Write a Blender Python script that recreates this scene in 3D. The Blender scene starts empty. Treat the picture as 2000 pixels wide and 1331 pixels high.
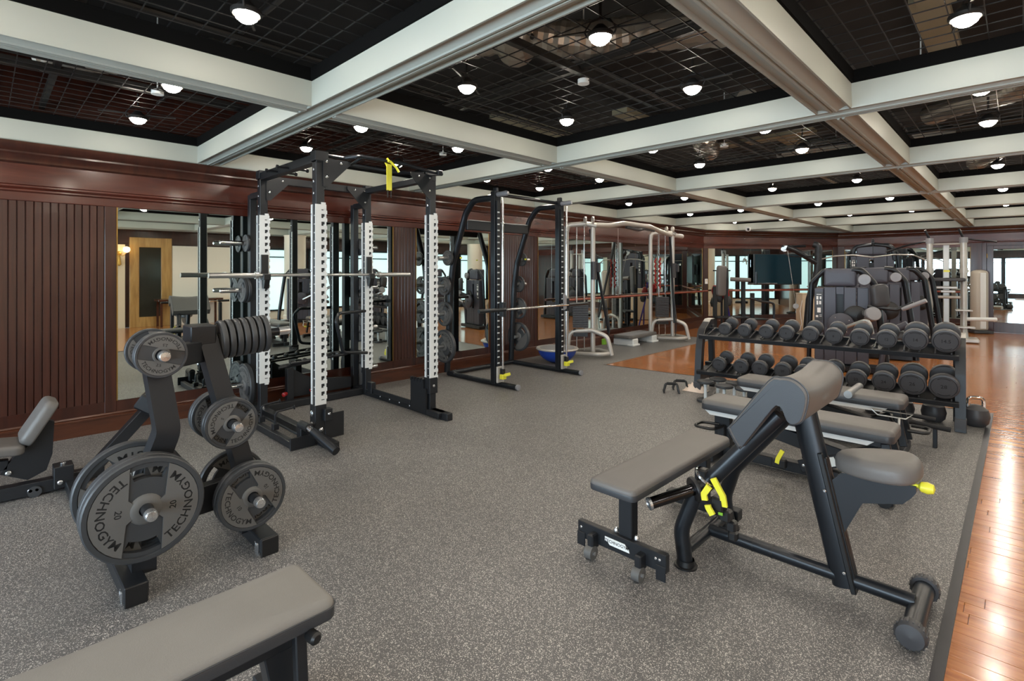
import bpy, math, random
from math import sin, cos, pi, radians, sqrt, atan2
from mathutils import Vector, Matrix
random.seed(7)
V = Vector
SC = bpy.context.scene
COL = SC.collection

# ------------------------------------------------------------------ camera
cam_d = bpy.data.cameras.new('camera')
cam = bpy.data.objects.new('camera', cam_d); COL.objects.link(cam)
cam.location = (0, 0, 1.45)
cam.rotation_euler = (pi/2, 0, 0.7747)
cam_d.sensor_fit = 'HORIZONTAL'; cam_d.sensor_width = 36.0
cam_d.lens = 36.0*1015.0/2000.0
cam_d.shift_x = 0.0
cam_d.shift_y = -(665.5-528.8)/2000.0
cam_d.clip_start = 0.02; cam_d.clip_end = 200
SC.camera = cam

# ------------------------------------------------------------------ world, colour
w = bpy.data.worlds.new('world'); SC.world = w; w.use_nodes = True
w.node_tree.nodes['Background'].inputs[0].default_value = (0.75, 0.88, 1.0, 1)
w.node_tree.nodes['Background'].inputs[1].default_value = 1.0
SC.view_settings.view_transform = 'Standard'
SC.view_settings.look = 'None'
SC.view_settings.exposure = 0.45
SC.view_settings.gamma = 1.0
SC.view_settings.use_curve_mapping = False
SC.cycles.use_denoising = True
SC.cycles.max_bounces = 10
SC.cycles.diffuse_bounces = 5
SC.cycles.glossy_bounces = 6
SC.cycles.sample_clamp_indirect = 6.0
SC.cycles.caustics_reflective = False
SC.cycles.caustics_refractive = False
SC.cycles.use_light_tree = True
LAMP_W = 120.0     # emission of one ceiling lamp lens
WIN_W = 1.9       # emission of the lit window panes

# ------------------------------------------------------------------ materials
def nmat(name):
    m = bpy.data.materials.new(name); m.use_nodes = True
    nt = m.node_tree; b = nt.nodes['Principled BSDF']
    return m, nt, b
def col(c):
    def f(v):
        v /= 255.0
        return v/12.92 if v <= 0.04045 else ((v+0.055)/1.055)**2.4
    return (f(c[0]), f(c[1]), f(c[2]), 1)
def flat(name, c, rough=0.5, metal=0.0, bump=0.0, bscale=200, var=0.0, vscale=6, coat=0.0, spec=None):
    m, nt, b = nmat(name); N = nt.nodes; L = nt.links
    b.inputs['Base Color'].default_value = col(c)
    b.inputs['Roughness'].default_value = rough
    b.inputs['Metallic'].default_value = metal
    if coat: b.inputs['Coat Weight'].default_value = coat; b.inputs['Coat Roughness'].default_value = 0.08
    if spec is not None: b.inputs['Specular IOR Level'].default_value = spec
    if bump or var:
        tc = N.new('ShaderNodeTexCoord')
    if bump:
        n = N.new('ShaderNodeTexNoise'); n.inputs['Scale'].default_value = bscale; n.inputs['Detail'].default_value = 3
        L.new(tc.outputs['Object'], n.inputs['Vector'])
        bp = N.new('ShaderNodeBump'); bp.inputs['Strength'].default_value = bump; bp.inputs['Distance'].default_value = 0.002
        L.new(n.outputs['Fac'], bp.inputs['Height']); L.new(bp.outputs['Normal'], b.inputs['Normal'])
    if var:
        n2 = N.new('ShaderNodeTexNoise'); n2.inputs['Scale'].default_value = vscale; n2.inputs['Detail'].default_value = 4
        L.new(tc.outputs['Object'], n2.inputs['Vector'])
        mx = N.new('ShaderNodeMix'); mx.data_type = 'RGBA'
        mx.inputs['A'].default_value = col([x*(1-var) for x in c]); mx.inputs['B'].default_value = col([min(255, x*(1+var)) for x in c])
        L.new(n2.outputs['Fac'], mx.inputs['Factor']); L.new(mx.outputs['Result'], b.inputs['Base Color'])
    return m
def emis(name, c, s):
    m, nt, b = nmat(name)
    b.inputs['Base Color'].default_value = (0.8, 0.8, 0.8, 1)
    b.inputs['Emission Color'].default_value = (c[0], c[1], c[2], 1)
    b.inputs['Emission Strength'].default_value = s
    return m
def wood(name, c1, c2, rough, scale=(1, 1, 1), coat=0.3, nscale=6.0, bump=0.05, rnd=0.0):
    m, nt, b = nmat(name); N = nt.nodes; L = nt.links
    tc = N.new('ShaderNodeTexCoord'); mp = N.new('ShaderNodeMapping')
    mp.inputs['Scale'].default_value = scale
    L.new(tc.outputs['Object'], mp.inputs['Vector'])
    n = N.new('ShaderNodeTexNoise'); n.inputs['Scale'].default_value = nscale; n.inputs['Detail'].default_value = 6; n.inputs['Distortion'].default_value = 0.6
    L.new(mp.outputs['Vector'], n.inputs['Vector'])
    r = N.new('ShaderNodeValToRGB'); r.color_ramp.elements[0].color = col(c1); r.color_ramp.elements[1].color = col(c2)
    r.color_ramp.elements[0].position = 0.3; r.color_ramp.elements[1].position = 0.7
    L.new(n.outputs['Fac'], r.inputs['Fac'])
    out = r.outputs['Color']
    if rnd:
        oi = N.new('ShaderNodeObjectInfo'); ml = N.new('ShaderNodeMath'); ml.operation = 'MULTIPLY'; ml.inputs[1].default_value = 40
        L.new(oi.outputs['Random'], ml.inputs[0]); L.new(ml.outputs[0], mp.inputs['Location'])
        h = N.new('ShaderNodeHueSaturation')
        mr = N.new('ShaderNodeMapRange'); mr.inputs['To Min'].default_value = 1-rnd; mr.inputs['To Max'].default_value = 1+rnd
        L.new(oi.outputs['Random'], mr.inputs['Value']); L.new(mr.outputs['Result'], h.inputs['Value'])
        L.new(out, h.inputs['Color']); out = h.outputs['Color']
    L.new(out, b.inputs['Base Color'])
    b.inputs['Roughness'].default_value = rough
    b.inputs['Coat Weight'].default_value = coat; b.inputs['Coat Roughness'].default_value = 0.12
    if bump:
        bp = N.new('ShaderNodeBump'); bp.inputs['Strength'].default_value = bump; bp.inputs['Distance'].default_value = 0.003
        L.new(n.outputs['Fac'], bp.inputs['Height']); L.new(bp.outputs['Normal'], b.inputs['Normal'])
    return m
def rubber_floor():
    m, nt, b = nmat('speckled_rubber'); N = nt.nodes; L = nt.links
    tc = N.new('ShaderNodeTexCoord')
    v = N.new('ShaderNodeTexVoronoi'); v.inputs['Scale'].default_value = 340
    L.new(tc.outputs['Object'], v.inputs['Vector'])
    r = N.new('ShaderNodeValToRGB'); cr = r.color_ramp; cr.interpolation = 'CONSTANT'
    cr.elements[0].position = 0; cr.elements[0].color = col((84, 83, 84))
    cr.elements[1].position = 0.45; cr.elements[1].color = col((96, 95, 95))
    e = cr.elements.new(0.70); e.color = col((122, 119, 116))
    e = cr.elements.new(0.87); e.color = col((196, 192, 186))
    sp = N.new('ShaderNodeSeparateColor'); L.new(v.outputs['Color'], sp.inputs['Color'])
    L.new(sp.outputs['Red'], r.inputs['Fac'])
    n = N.new('ShaderNodeTexNoise'); n.inputs['Scale'].default_value = 0.9; n.inputs['Detail'].default_value = 5
    L.new(tc.outputs['Object'], n.inputs['Vector'])
    mr = N.new('ShaderNodeMapRange'); mr.inputs['From Min'].default_value = 0.3; mr.inputs['From Max'].default_value = 0.7
    mr.inputs['To Min'].default_value = 0.86; mr.inputs['To Max'].default_value = 1.1
    L.new(n.outputs['Fac'], mr.inputs['Value'])
    h = N.new('ShaderNodeHueSaturation'); L.new(r.outputs['Color'], h.inputs['Color']); L.new(mr.outputs['Result'], h.inputs['Value'])
    L.new(h.outputs['Color'], b.inputs['Base Color'])
    b.inputs['Roughness'].default_value = 0.42; b.inputs['Specular IOR Level'].default_value = 0.45
    bp = N.new('ShaderNodeBump'); bp.inputs['Strength'].default_value = 0.25; bp.inputs['Distance'].default_value = 0.001
    L.new(sp.outputs['Green'], bp.inputs['Height']); L.new(bp.outputs['Normal'], b.inputs['Normal'])
    return m

M = dict(
    frame=flat('black_powder_coat', (31, 33, 37), 0.42, 0.25, bump=0.05, bscale=400),
    framegl=flat('black_gloss_tube', (30, 33, 38), 0.28, 0.3),
    bolt=flat('zinc_bolt', (205, 207, 210), 0.25, 0.9),
    chrome=flat('chrome', (228, 228, 228), 0.14, 1.0),
    rim=flat('black_rim_paint', (8, 8, 8), 0.9, spec=0.1),
    rollerc=flat('black_chrome', (70, 70, 74), 0.1, 1.0),
    steel=flat('brushed_steel', (190, 190, 188), 0.28, 0.85),
    silver=flat('silver_paint', (186, 182, 176), 0.35, 0.35),
    jacket=flat('white_grey_jacket', (214, 217, 217), 0.42, 0.05),
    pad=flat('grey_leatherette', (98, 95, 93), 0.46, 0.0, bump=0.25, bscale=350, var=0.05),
    padside=flat('dark_leatherette_and_shade', (52, 54, 58), 0.4, 0.0, bump=0.2, bscale=350),  # dark leatherette; on some cushion sides it is shade put into the colour
    padlight=flat('taupe_leatherette', (120, 118, 115), 0.5, 0.0, bump=0.25, bscale=350, var=0.04),
    rubber=flat('plate_rubber', (54, 56, 59), 0.42, 0.0, bump=0.12, bscale=300, var=0.06),
    rubber2=flat('plate_wing_rubber', (90, 88, 86), 0.55, 0.0, bump=0.12, bscale=300),
    rubberd=flat('dumbbell_rubber', (58, 58, 61), 0.45, 0.0, bump=0.1, bscale=300),
    ink=flat('moulded_black_letter', (7, 7, 8), 0.6),
    inkw=flat('printed_white', (230, 230, 228), 0.6),
    black=flat('black_plastic', (18, 18, 20), 0.4),
    foam=flat('black_foam', (26, 26, 28), 0.8, bump=0.3, bscale=150),
    yellow=flat('yellow_plastic', (226, 220, 62), 0.35),
    green=flat('lime_plastic', (120, 170, 50), 0.4),
    red=flat('red_plastic', (150, 24, 24), 0.35),
    shroud=flat('graphite_shroud', (66, 67, 78), 0.42, 0.05, var=0.04),
    shroudd=flat('dark_slot', (9, 9, 12), 0.4),
    disc=flat('pale_grey_disc', (138, 138, 142), 0.4, 0.1),
    beam=flat('painted_beam_sage', (168, 172, 163), 0.5, 0.0, var=0.015, vscale=2),
    plenum=flat('black_plenum', (13, 12, 13), 0.8),
    wire=flat('black_wire', (30, 29, 30), 0.5, 0.3),
    conduit=flat('dark_conduit', (40, 38, 36), 0.5, 0.4),
    foil=flat('foil_duct', (165, 160, 150), 0.35, 0.7, bump=0.6, bscale=60),
    board=flat('duct_board', (150, 144, 120), 0.7, 0.1),
    mirror=flat('mirror', (212, 222, 219), 0.012, 1.0),
    wall=wood('mahogany_panel', (42, 18, 12), (64, 30, 20), 0.3, (3, 3, 0.35), 0.35, 5.0, 0.03),
    wallb=wood('mahogany_bead', (46, 22, 15), (66, 34, 24), 0.32, (6, 6, 0.3), 0.3, 6.0, 0.03, rnd=0.10),
    base=wood('mahogany_base', (58, 28, 16), (80, 42, 24), 0.3, (0.5, 0.5, 4), 0.35, 5.0, 0.03),
    frieze=wood('mahogany_frieze', (64, 28, 20), (84, 38, 27), 0.26, (0.6, 0.6, 3), 0.5, 4.0, 0.02),
    plank=wood('oak_plank', (150, 88, 42), (194, 126, 66), 0.2, (0.7, 9, 1), 0.5, 4.0, 0.02, rnd=0.10),
    barre=wood('barre_wood', (120, 52, 40), (146, 70, 52), 0.35, (1, 1, 1), 0.3, 4.0, 0.02),
    mat=rubber_floor(),
    edge=flat('mat_edge_trim', (52, 52, 56), 0.35, 0.6),
    grout=flat('under_floor', (60, 34, 20), 0.6),
    cream=flat('cream_wall', (232, 224, 208), 0.6),
    tower=flat('tower_shell', (176, 168, 156), 0.4, 0.1),
    cream2=flat('beige_laminate', (214, 196, 168), 0.5),
    gold=wood('gold_door_wood', (150, 110, 60), (190, 150, 90), 0.35, (3, 3, 0.4), 0.3, 4.0, 0.02),
    brass=flat('brass', (190, 150, 80), 0.3, 0.9),
    blue=flat('royal_blue_rubber', (28, 62, 150), 0.35),
    purple=flat('purple_strap', (74, 60, 150), 0.5),
    tv=flat('tv_screen', (10, 38, 50), 0.22, 0.0, spec=0.25),
    towel=flat('pale_towel', (226, 206, 190), 0.9, bump=0.5, bscale=80),
    lens=emis('lamp_lens', (1.0, 0.90, 0.76), LAMP_W),
    sconce=emis('sconce_globe', (1.0, 0.70, 0.36), 9.0),
    pane=emis('lit_window_pane', (0.57, 0.89, 0.93), WIN_W*0.48),
    panew=emis('lit_window_white', (0.66, 0.85, 1.0), WIN_W*4.6),
    glass=flat('dark_glass', (50, 48, 40), 0.08, 0.0, spec=0.8),
    label=flat('white_sticker', (210, 214, 212), 0.5),
)

# ------------------------------------------------------------------ mesh builder
def norm(a):
    a = V(a); return a.normalized()
def frame(o, x, y):
    x = norm(x); y = V(y); z = x.cross(y).normalized(); y = z.cross(x)
    return Matrix(((x.x, y.x, z.x, o[0]), (x.y, y.y, z.y, o[1]), (x.z, y.z, z.z, o[2]), (0, 0, 0, 1)))
def fillet(pts, r, n=5):
    pts = [V(p) for p in pts]; out = [pts[0]]
    for i in range(1, len(pts)-1):
        a, b, c = pts[i-1], pts[i], pts[i+1]
        u = (a-b); v = (c-b); lu, lv = u.length, v.length; u.normalize(); v.normalize()
        ang = u.angle(v)
        if ang > 3.1: out.append(b); continue
        t = min(r/math.tan(ang/2), lu*0.49, lv*0.49)
        p0 = b+u*t; p1 = b+v*t
        for k in range(n+1):
            s = k/n
            out.append(p0*(1-s)**2+b*2*s*(1-s)+p1*s*s)
    out.append(pts[-1]); return out
class MB:
    def __init__(self, off=(0, 0, 0)):
        self.v = []; self.f = []; self.off = V(off)
    def add(self, vs, fs, m=None):
        n = len(self.v)
        for p in vs:
            p = V(p)
            if m is not None: p = m @ p
            self.v.append(p-self.off)
        self.f += [[i+n for i in f] for f in fs]
        return self
    def box(self, c, s, m=None, b=0.0):
        x, y, z = s[0]/2, s[1]/2, s[2]/2; c = V(c)
        if b <= 0:
            vs = [c+V((sx*x, sy*y, sz*z)) for sx in (-1, 1) for sy in (-1, 1) for sz in (-1, 1)]
            fs = [(0, 1, 3, 2), (4, 6, 7, 5), (0, 4, 5, 1), (2, 3, 7, 6), (0, 2, 6, 4), (1, 5, 7, 3)]
            return self.add(vs, fs, m)
        b = min(b, x*.9, y*.9, z*.9); vs = []; idx = {}
        for sx in (-1, 1):
            for sy in (-1, 1):
                for sz in (-1, 1):
                    for a in range(3):
                        p = [sx*x, sy*y, sz*z]
                        for q in range(3):
                            if q != a: p[q] -= (sx, sy, sz)[q]*b
                        idx[(sx, sy, sz, a)] = len(vs); vs.append(c+V(p))
        fs = []
        for a in range(3):
            q, r = (a+1) % 3, (a+2) % 3
            for s_ in (-1, 1):
                def k(u, v_):
                    t = [0, 0, 0]; t[a] = s_; t[q] = u; t[r] = v_; return idx[(*t, a)]
                f = [k(-1, -1), k(1, -1), k(1, 1), k(-1, 1)]
                fs.append(f if s_ > 0 else f[::-1])
        for a in range(3):
            q, r = (a+1) % 3, (a+2) % 3
            for u in (-1, 1):
                for v_ in (-1, 1):
                    def k(s_, ax):
                        t = [0, 0, 0]; t[a] = s_; t[q] = u; t[r] = v_; return idx[(*t, ax)]
                    f = [k(-1, q), k(1, q), k(1, r), k(-1, r)]
                    fs.append(f if u*v_ < 0 else f[::-1])
        for sx in (-1, 1):
            for sy in (-1, 1):
                for sz in (-1, 1):
                    f = [idx[(sx, sy, sz, a)] for a in range(3)]
                    fs.append(f if sx*sy*sz > 0 else f[::-1])
        return self.add(vs, fs, m)
    def bar(self, p0, p1, w, h, up=(0, 0, 1), b=0.004):
        p0, p1 = V(p0), V(p1); d = p1-p0; up = V(up)
        if abs(d.normalized().dot(up)) > 0.99: up = V((0, 1, 0))
        m = frame(p0+d/2, d, up.cross(d))
        return self.box((0, 0, 0), (d.length, w, h), m, b)
    def sweep(self, pts, prof, up=(0, 0, 1), caps=True, closed=False):
        pts = [V(p) for p in pts]; n = len(pts); k = len(prof); vs = []; up = V(up)
        for i, p in enumerate(pts):
            if closed: t = (pts[(i+1) % n]-p).normalized()+(p-pts[i-1]).normalized()
            elif i == 0: t = pts[1]-p
            elif i == n-1: t = p-pts[i-1]
            else: t = (pts[i+1]-p).normalized()+(p-pts[i-1]).normalized()
            t.normalize()
            side = up.cross(t)
            if side.length < 1e-3: side = V((0, 1, 0)).cross(t)
            side.normalize(); u2 = t.cross(side)
            sc = 1.0
            for (a, b_) in prof: vs.append(p+side*a*sc+u2*b_)
        fs = []
        for i in range(n if closed else n-1):
            j = (i+1) % n
            for q in range(k):
                r = (q+1) % k
                fs.append((i*k+q, i*k+r, j*k+r, j*k+q))
        if caps and not closed:
            fs.append(list(range(k))[::-1]); fs.append([(n-1)*k+q for q in range(k)])
        return self.add(vs, fs)
    def tube(self, pts, r, seg=12, caps=True, closed=False):
        pts = [V(p) for p in pts]; n = len(pts)
        rs = r if isinstance(r, (list, tuple)) else [r]*n
        vs = []; t0 = (pts[1]-pts[0]).normalized()
        nrm = t0.orthogonal().normalized(); prev = t0
        for i, p in enumerate(pts):
            if closed: t = (pts[(i+1) % n]-pts[i-1])
            elif i == 0: t = pts[1]-p
            elif i == n-1: t = p-pts[i-1]
            else: t = (pts[i+1]-p).normalized()+(p-pts[i-1]).normalized()
            t.normalize()
            nrm = prev.rotation_difference(t) @ nrm; prev = t
            bn = t.cross(nrm)
            for q in range(seg):
                a = 2*pi*q/seg; vs.append(p+(nrm*cos(a)+bn*sin(a))*rs[i])
        fs = []
        for i in range(n if closed else n-1):
            j = (i+1) % n
            for q in range(seg):
                r_ = (q+1) % seg
                fs.append((i*seg+q, i*seg+r_, j*seg+r_, j*seg+q))
        if caps and not closed:
            fs.append(list(range(seg))[::-1]); fs.append([(n-1)*seg+q for q in range(seg)])
        return self.add(vs, fs)
    def cyl(self, p0, p1, r, seg=16): return self.tube([p0, p1], r, seg)
    def lathe(self, prof, o=(0, 0, 0), axis=(0, 0, 1), seg=24, capped=True):
        ax = norm(axis); x = ax.orthogonal().normalized(); y = ax.cross(x); o = V(o); vs = []; fs = []
        k = len(prof)
        for q in range(seg):
            a = 2*pi*q/seg; d = x*cos(a)+y*sin(a)
            for (r, h) in prof: vs.append(o+d*r+ax*h)
        for q in range(seg):
            r_ = (q+1) % seg
            for i in range(k-1): fs.append((q*k+i, r_*k+i, r_*k+i+1, q*k+i+1))
        if capped:
            if prof[0][0] > 1e-5: fs.append([q*k for q in range(seg)][::-1])
            if prof[-1][0] > 1e-5: fs.append([q*k+k-1 for q in range(seg)])
        return self.add(vs, fs)
    def prism(self, poly, t, m=None, z0=None):
        z0 = -t/2 if z0 is None else z0; n = len(poly)
        vs = [(x, y, z0) for x, y in poly]+[(x, y, z0+t) for x, y in poly]
        fs = [list(range(n))[::-1], list(range(n, 2*n))]
        fs += [(i, (i+1) % n, n+(i+1) % n, n+i) for i in range(n)]
        return self.add(vs, fs, m)
    def pad(self, outline, t, r, m=None, n=4, crown=0.0):
        """cushion: outline in local xy (ccw), thickness t along z (top at z=0), edges rounded by r"""
        k = len(outline); P = [V((x, y, 0)) for x, y in outline]; N_ = []
        for i in range(k):
            e = (P[(i+1) % k]-P[i-1]); N_.append(V((e.y, -e.x, 0)).normalized())
        rings = []
        rb = r*0.5
        for j in range(n+1):
            a = pi/2*j/n; rings.append((rb*(1-sin(a)), -t+rb*(1-cos(a))))
        for j in range(n+1):
            a = pi/2*j/n; rings.append((r*(1-cos(a)), -r+r*sin(a)))
        vs = [P[i]-N_[i]*ins+V((0, 0, z)) for ins, z in rings for i in range(k)]
        R = len(rings); fs = []
        for j in range(R-1):
            for i in range(k):
                i2 = (i+1) % k; fs.append((j*k+i, j*k+i2, (j+1)*k+i2, (j+1)*k+i))
        cx = sum(p.x for p in P)/k; cy = sum(p.y for p in P)/k
        if crown:
            last = [(R-1)*k+i for i in range(k)]; nv = len(vs)
            vs += [V((cx+(vs[q].x-cx)*.6, cy+(vs[q].y-cy)*.6, crown*.8)) for q in last]
            for i in range(k): fs.append((last[i], last[(i+1) % k], nv+(i+1) % k, nv+i))
            fs.append([nv+i for i in range(k)])
        else: fs.append([(R-1)*k+i for i in range(k)])
        fs.append(list(range(k))[::-1])
        return self.add(vs, fs, m)
    def build(self, name, mat, parent=None, smooth=35, loc=None):
        me = bpy.data.meshes.new(name)
        me.from_pydata([tuple(p) for p in self.v], [], self.f)
        me.materials.append(M[mat] if isinstance(mat, str) else mat)
        if smooth and len(self.f) < 60000:
            me.polygons.foreach_set('use_smooth', [True]*len(me.polygons))
            me.set_sharp_from_angle(angle=radians(smooth))
        me.update()
        o = bpy.data.objects.new(name, me); COL.objects.link(o)
        if parent is not None: o.parent = parent
        if loc is not None: o.location = loc
        return o
def rrect(x0, y0, x1, y1, r, n=4):
    out = []
    for cx, cy, a0 in ((x1-r, y0+r, -pi/2), (x1-r, y1-r, 0), (x0+r, y1-r, pi/2), (x0+r, y0+r, pi)):
        for k in range(n+1):
            a = a0+pi/2*k/n; out.append((cx+r*cos(a), cy+r*sin(a)))
    return out
def sq(w, h): return [(-w/2, -h/2), (w/2, -h/2), (w/2, h/2), (-w/2, h/2)]
def thing(name, label, cat, loc=(0, 0, 0), rz=0, group=None, rot=None):
    o = bpy.data.objects.new(name, None); COL.objects.link(o)
    o.location = loc; o.rotation_euler = rot if rot is not None else (0, 0, rz); o.empty_display_size = 0.1
    o['label'] = label; o['category'] = cat
    if group: o['group'] = group
    return o
def tag(o, label, cat, group=None):
    o['label'] = label; o['category'] = cat
    if group: o['group'] = group
    return o
def struct(o): o['kind'] = 'structure'; return o
def sroot(name):
    o = bpy.data.objects.new(name, None); COL.objects.link(o); o['kind'] = 'structure'; return o
def dup(root, loc=None, rot=None, label=None, group=None, scale=None):
    r = root.copy(); COL.objects.link(r)
    if loc is not None: r.location = loc
    if rot is not None: r.rotation_euler = rot
    if scale is not None: r.scale = scale
    if label: r['label'] = label
    if group: r['group'] = group
    for ch in list(root.children):
        c = ch.copy(); COL.objects.link(c); c.parent = r
        for g in list(ch.children):
            d = g.copy(); COL.objects.link(d); d.parent = c
    return r
def text_geo(s, size, depth=0.001):
    cu = bpy.data.curves.new('t', 'FONT'); cu.body = s; cu.size = size; cu.align_x = 'CENTER'; cu.align_y = 'CENTER'
    cu.resolution_u = 2; cu.offset = size*0.016
    o = bpy.data.objects.new('t', cu); COL.objects.link(o)
    dg = bpy.context.evaluated_depsgraph_get(); dg.update()
    me = o.evaluated_get(dg).to_mesh()
    vs = [v.co.copy() for v in me.vertices]; fs = [list(p.vertices) for p in me.polygons]
    o.evaluated_get(dg).to_mesh_clear()
    bpy.data.objects.remove(o); bpy.data.curves.remove(cu)
    return vs, fs
TXT = {}
def add_text(mb, s, size, m=None, arc=None, z=0.0, stretch=1.0):
    key = (s, size)
    if key not in TXT: TXT[key] = text_geo(s, size)
    vs, fs = TXT[key]; out = []
    for p in vs:
        x, y = p.x*stretch, p.y
        if arc:
            R, a0 = arc; a = a0-x/R; rr = R+y if R > 0 else -R-y
            out.append(V((rr*cos(a), rr*sin(a), z)))
        else: out.append(V((x, y, z)))
    mb.add(out, fs, m)

# ------------------------------------------------------------------ room shell
XW, XR, YB, YF = -5.88, 4.5, 16.75, -4.0
PA, PB = V((-5.88, 13.1, 0)), V((-3.66, 16.75, 0))
GX0, GY0, GS = -3.37, 1.595, 2.478
FZ = -0.008        # wood floor level; the rubber mat's top is z = 0

floor = sroot('floor')
mb = MB(); mb.box(((XW+XR)/2, (YB+YF)/2, -0.05), (XR-XW+.6, YB-YF+.6, 0.06)); mb.build('subfloor', 'grout', floor)
plank_mb = MB(); plank_mb.box((0.5, 0, -0.006), (0.998, 0.0885, 0.014), b=0.0012)
proto_plank = None
def mat_covers(x0, x1, y):
    return (x1 < -0.26 and y < 6.62) or (x1 < -4.65 and y < 10.9)
rows = []; rnd = random.Random(3)
y = YF; allp = []
while y < YB:
    x = XW-rnd.random()*1.2
    while x < XR:
        L_ = rnd.choice((0.75, 0.9, 1.05, 1.2)); x0, x1 = x, x+L_
        if x1 > XW and not mat_covers(x0, x1, y): allp.append((max(x0, XW), min(x1, XR), y+0.045))
        x = x1
    y += 0.09
def in_view(p):
    cx, cy = (p[0]+p[1])/2, p[2]
    lat = cx*cos(.7747)+cy*sin(.7747); d = -cx*sin(.7747)+cy*cos(.7747)
    return d > 0.6 and abs(lat/d) < 1.12
vis = sorted([p for p in allp if in_view(p)], key=lambda p: (-p[0]*sin(.7747)+p[2]*cos(.7747)))
near = vis[:298]; nearset = set(near)
for p in near:
    if proto_plank is None:
        proto_plank = plank_mb.build('plank', 'plank', floor); o = proto_plank
    else: o = proto_plank.copy(); COL.objects.link(o)
    o.location = (p[0], p[2], FZ); o.scale = (p[1]-p[0], 1, 1)
far = MB()
for p in allp:
    if p not in nearset:
        far.box(((p[0]+p[1])/2, p[2], FZ-0.006), (p[1]-p[0]-.002, 0.0885, 0.012+(hash(p) % 3)*0.0002))
o = far.build('planks_beyond', 'plank', floor, smooth=0); o['kind'] = 'stuff'

# rubber mat
mt = thing('rubber_mat', 'speckled grey rubber gym mat covering the floor up to the panelled wall', 'mat', (-3.0, 3.0, 0))
m1 = MB((-3, 3, 0)); m1.prism([(XW+.02, YF+.02), (-.235, YF+.02), (-.232, 7.144), (-4.585, 6.701), (XW+.02, 6.60)], 0.0075, z0=-0.0075); m1.build('sheet', 'mat', mt, 0)
m1 = MB((-3, 3, 0)); m1.prism([(XW+.02, 6.602), (-4.585, 6.703), (-4.62, 10.9), (XW+.02, 10.9)], 0.0075, z0=-0.0075); m1.build('sheet', 'mat', mt, 0)
m1 = MB((-3, 3, 0)); m1.prism([(-.233, YF+.02), (-.195, YF+.02), (-.195, 7.17), (-.233, 7.144)], 0.012, z0=-0.008); m1.build('edge_trim', 'edge', mt, 0)
m1 = MB((-3, 3, 0)); m1.prism([(-.233, 7.146), (-.195, 7.172), (-4.585, 6.726), (-4.585, 6.703)], 0.010, z0=-0.008); m1.build('edge_trim', 'edge', mt, 0)

# ceiling: black plenum, painted beams, wire mesh, ducts
ceil = sroot('ceiling')
mb = MB(); mb.box(((XW+XR)/2, (YB+YF)/2, 3.33), (XR-XW+.6, YB-YF+.6, 0.06)); mb.build('plenum_slab', 'plenum', ceil, 0)
def half(s):
    p = [(0.103, 2.672), (0.107, 2.525), (0.103, 2.510), (0.093, 2.510), (0.090, 2.532), (0.066, 2.529), (0.040, 2.518), (0.024, 2.508), (0.020, 2.500), (0.007, 2.500), (0.006, 2.512)]
    return [(s*a, z) for a, z in p]
BP = half(1)+half(-1)[::-1]
GXS = [GX0+GS*k for k in (0, 1, 2, 3)]
GYS = [GY0+GS*k for k in range(-2, 6)]
def beam(p0, p1, prof=BP):
    m_ = MB(); m_.sweep([p0, p1], prof); return m_.build('beam', 'beam', ceil, 20)
for gy in GYS: beam((XW, gy, 0), (XR, gy, 0))
for gx in GXS:
    ys = [YF]+GYS+[YB]
    for a, b_ in zip(ys[:-1], ys[1:]):
        beam((gx, a+(.10 if a != YF else 0), 0), (gx, b_-(.10 if b_ != YB else 0), 0))
edgeprof = [(-0.09, 2.672), (-.094, 2.525), (-.09, 2.508), (-.08, 2.50), (0.10, 2.50), (0.10, 2.672)]
beam((XW, YF, 0), (XW, PA.y+.05, 0), [(a, b_) for a, b_ in edgeprof])
beam(PA, PB, [(a, b_) for a, b_ in edgeprof])
beam((PB.x-.05, YB, 0), (XR, YB, 0), [(a, b_) for a, b_ in edgeprof])
beam((XR, YB, 0), (XR, YF, 0), edgeprof)
beam((XR, YF, 0), (XW, YF, 0), edgeprof)
bx = [XW]+GXS+[XR]; by = [YF]+GYS+[YB]
def far_corner(x, y): # outside the diagonal wall
    e = PB-PA; return (x-PA.x)*(-e.y)+(y-PA.y)*e.x > 0.0
rd = random.Random(11)
for i in range(len(bx)-1):
    for j in range(len(by)-1):
        x0, x1, y0, y1 = bx[i]+.09, bx[i+1]-.09, by[j]+.09, by[j+1]-.09
        if x1-x0 < .2 or y1-y0 < .2: continue
        if j > 7 and i > 3: continue
        g = MB(); n = int((x1-x0)/.135)
        for k in range(1, n): g.box((x0+(x1-x0)*k/n, (y0+y1)/2, 2.745), (.005, y1-y0, .005))
        n = int((y1-y0)/.135)
        for k in range(1, n): g.box(((x0+x1)/2, y0+(y1-y0)*k/n, 2.751), (x1-x0, .005, .005))
        o = g.build('wire_mesh', 'wire', ceil, 0); o['kind'] = 'stuff'
        g = MB()
        for fx in (.5,): g.box((x0+(x1-x0)*fx, (y0+y1)/2, 2.80), (.035, y1-y0+.18, .05))
        g.box(((x0+x1)/2, y0+(y1-y0)*.5, 2.83), (x1-x0+.18, .035, .05))
        g.build('tee_bar', 'conduit', ceil, 0)
        g = MB(); g.box(((x0+x1)/2, y0+.012, 2.712), (x1-x0, .03, .08)); g.box(((x0+x1)/2, y1-.012, 2.712), (x1-x0, .03, .08))
        g.box((x0+.012, (y0+y1)/2, 2.712), (.03, y1-y0, .08)); g.box((x1-.012, (y0+y1)/2, 2.712), (.03, y1-y0, .08))
        g.build('black_rim', 'rim', ceil, 0)
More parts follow.
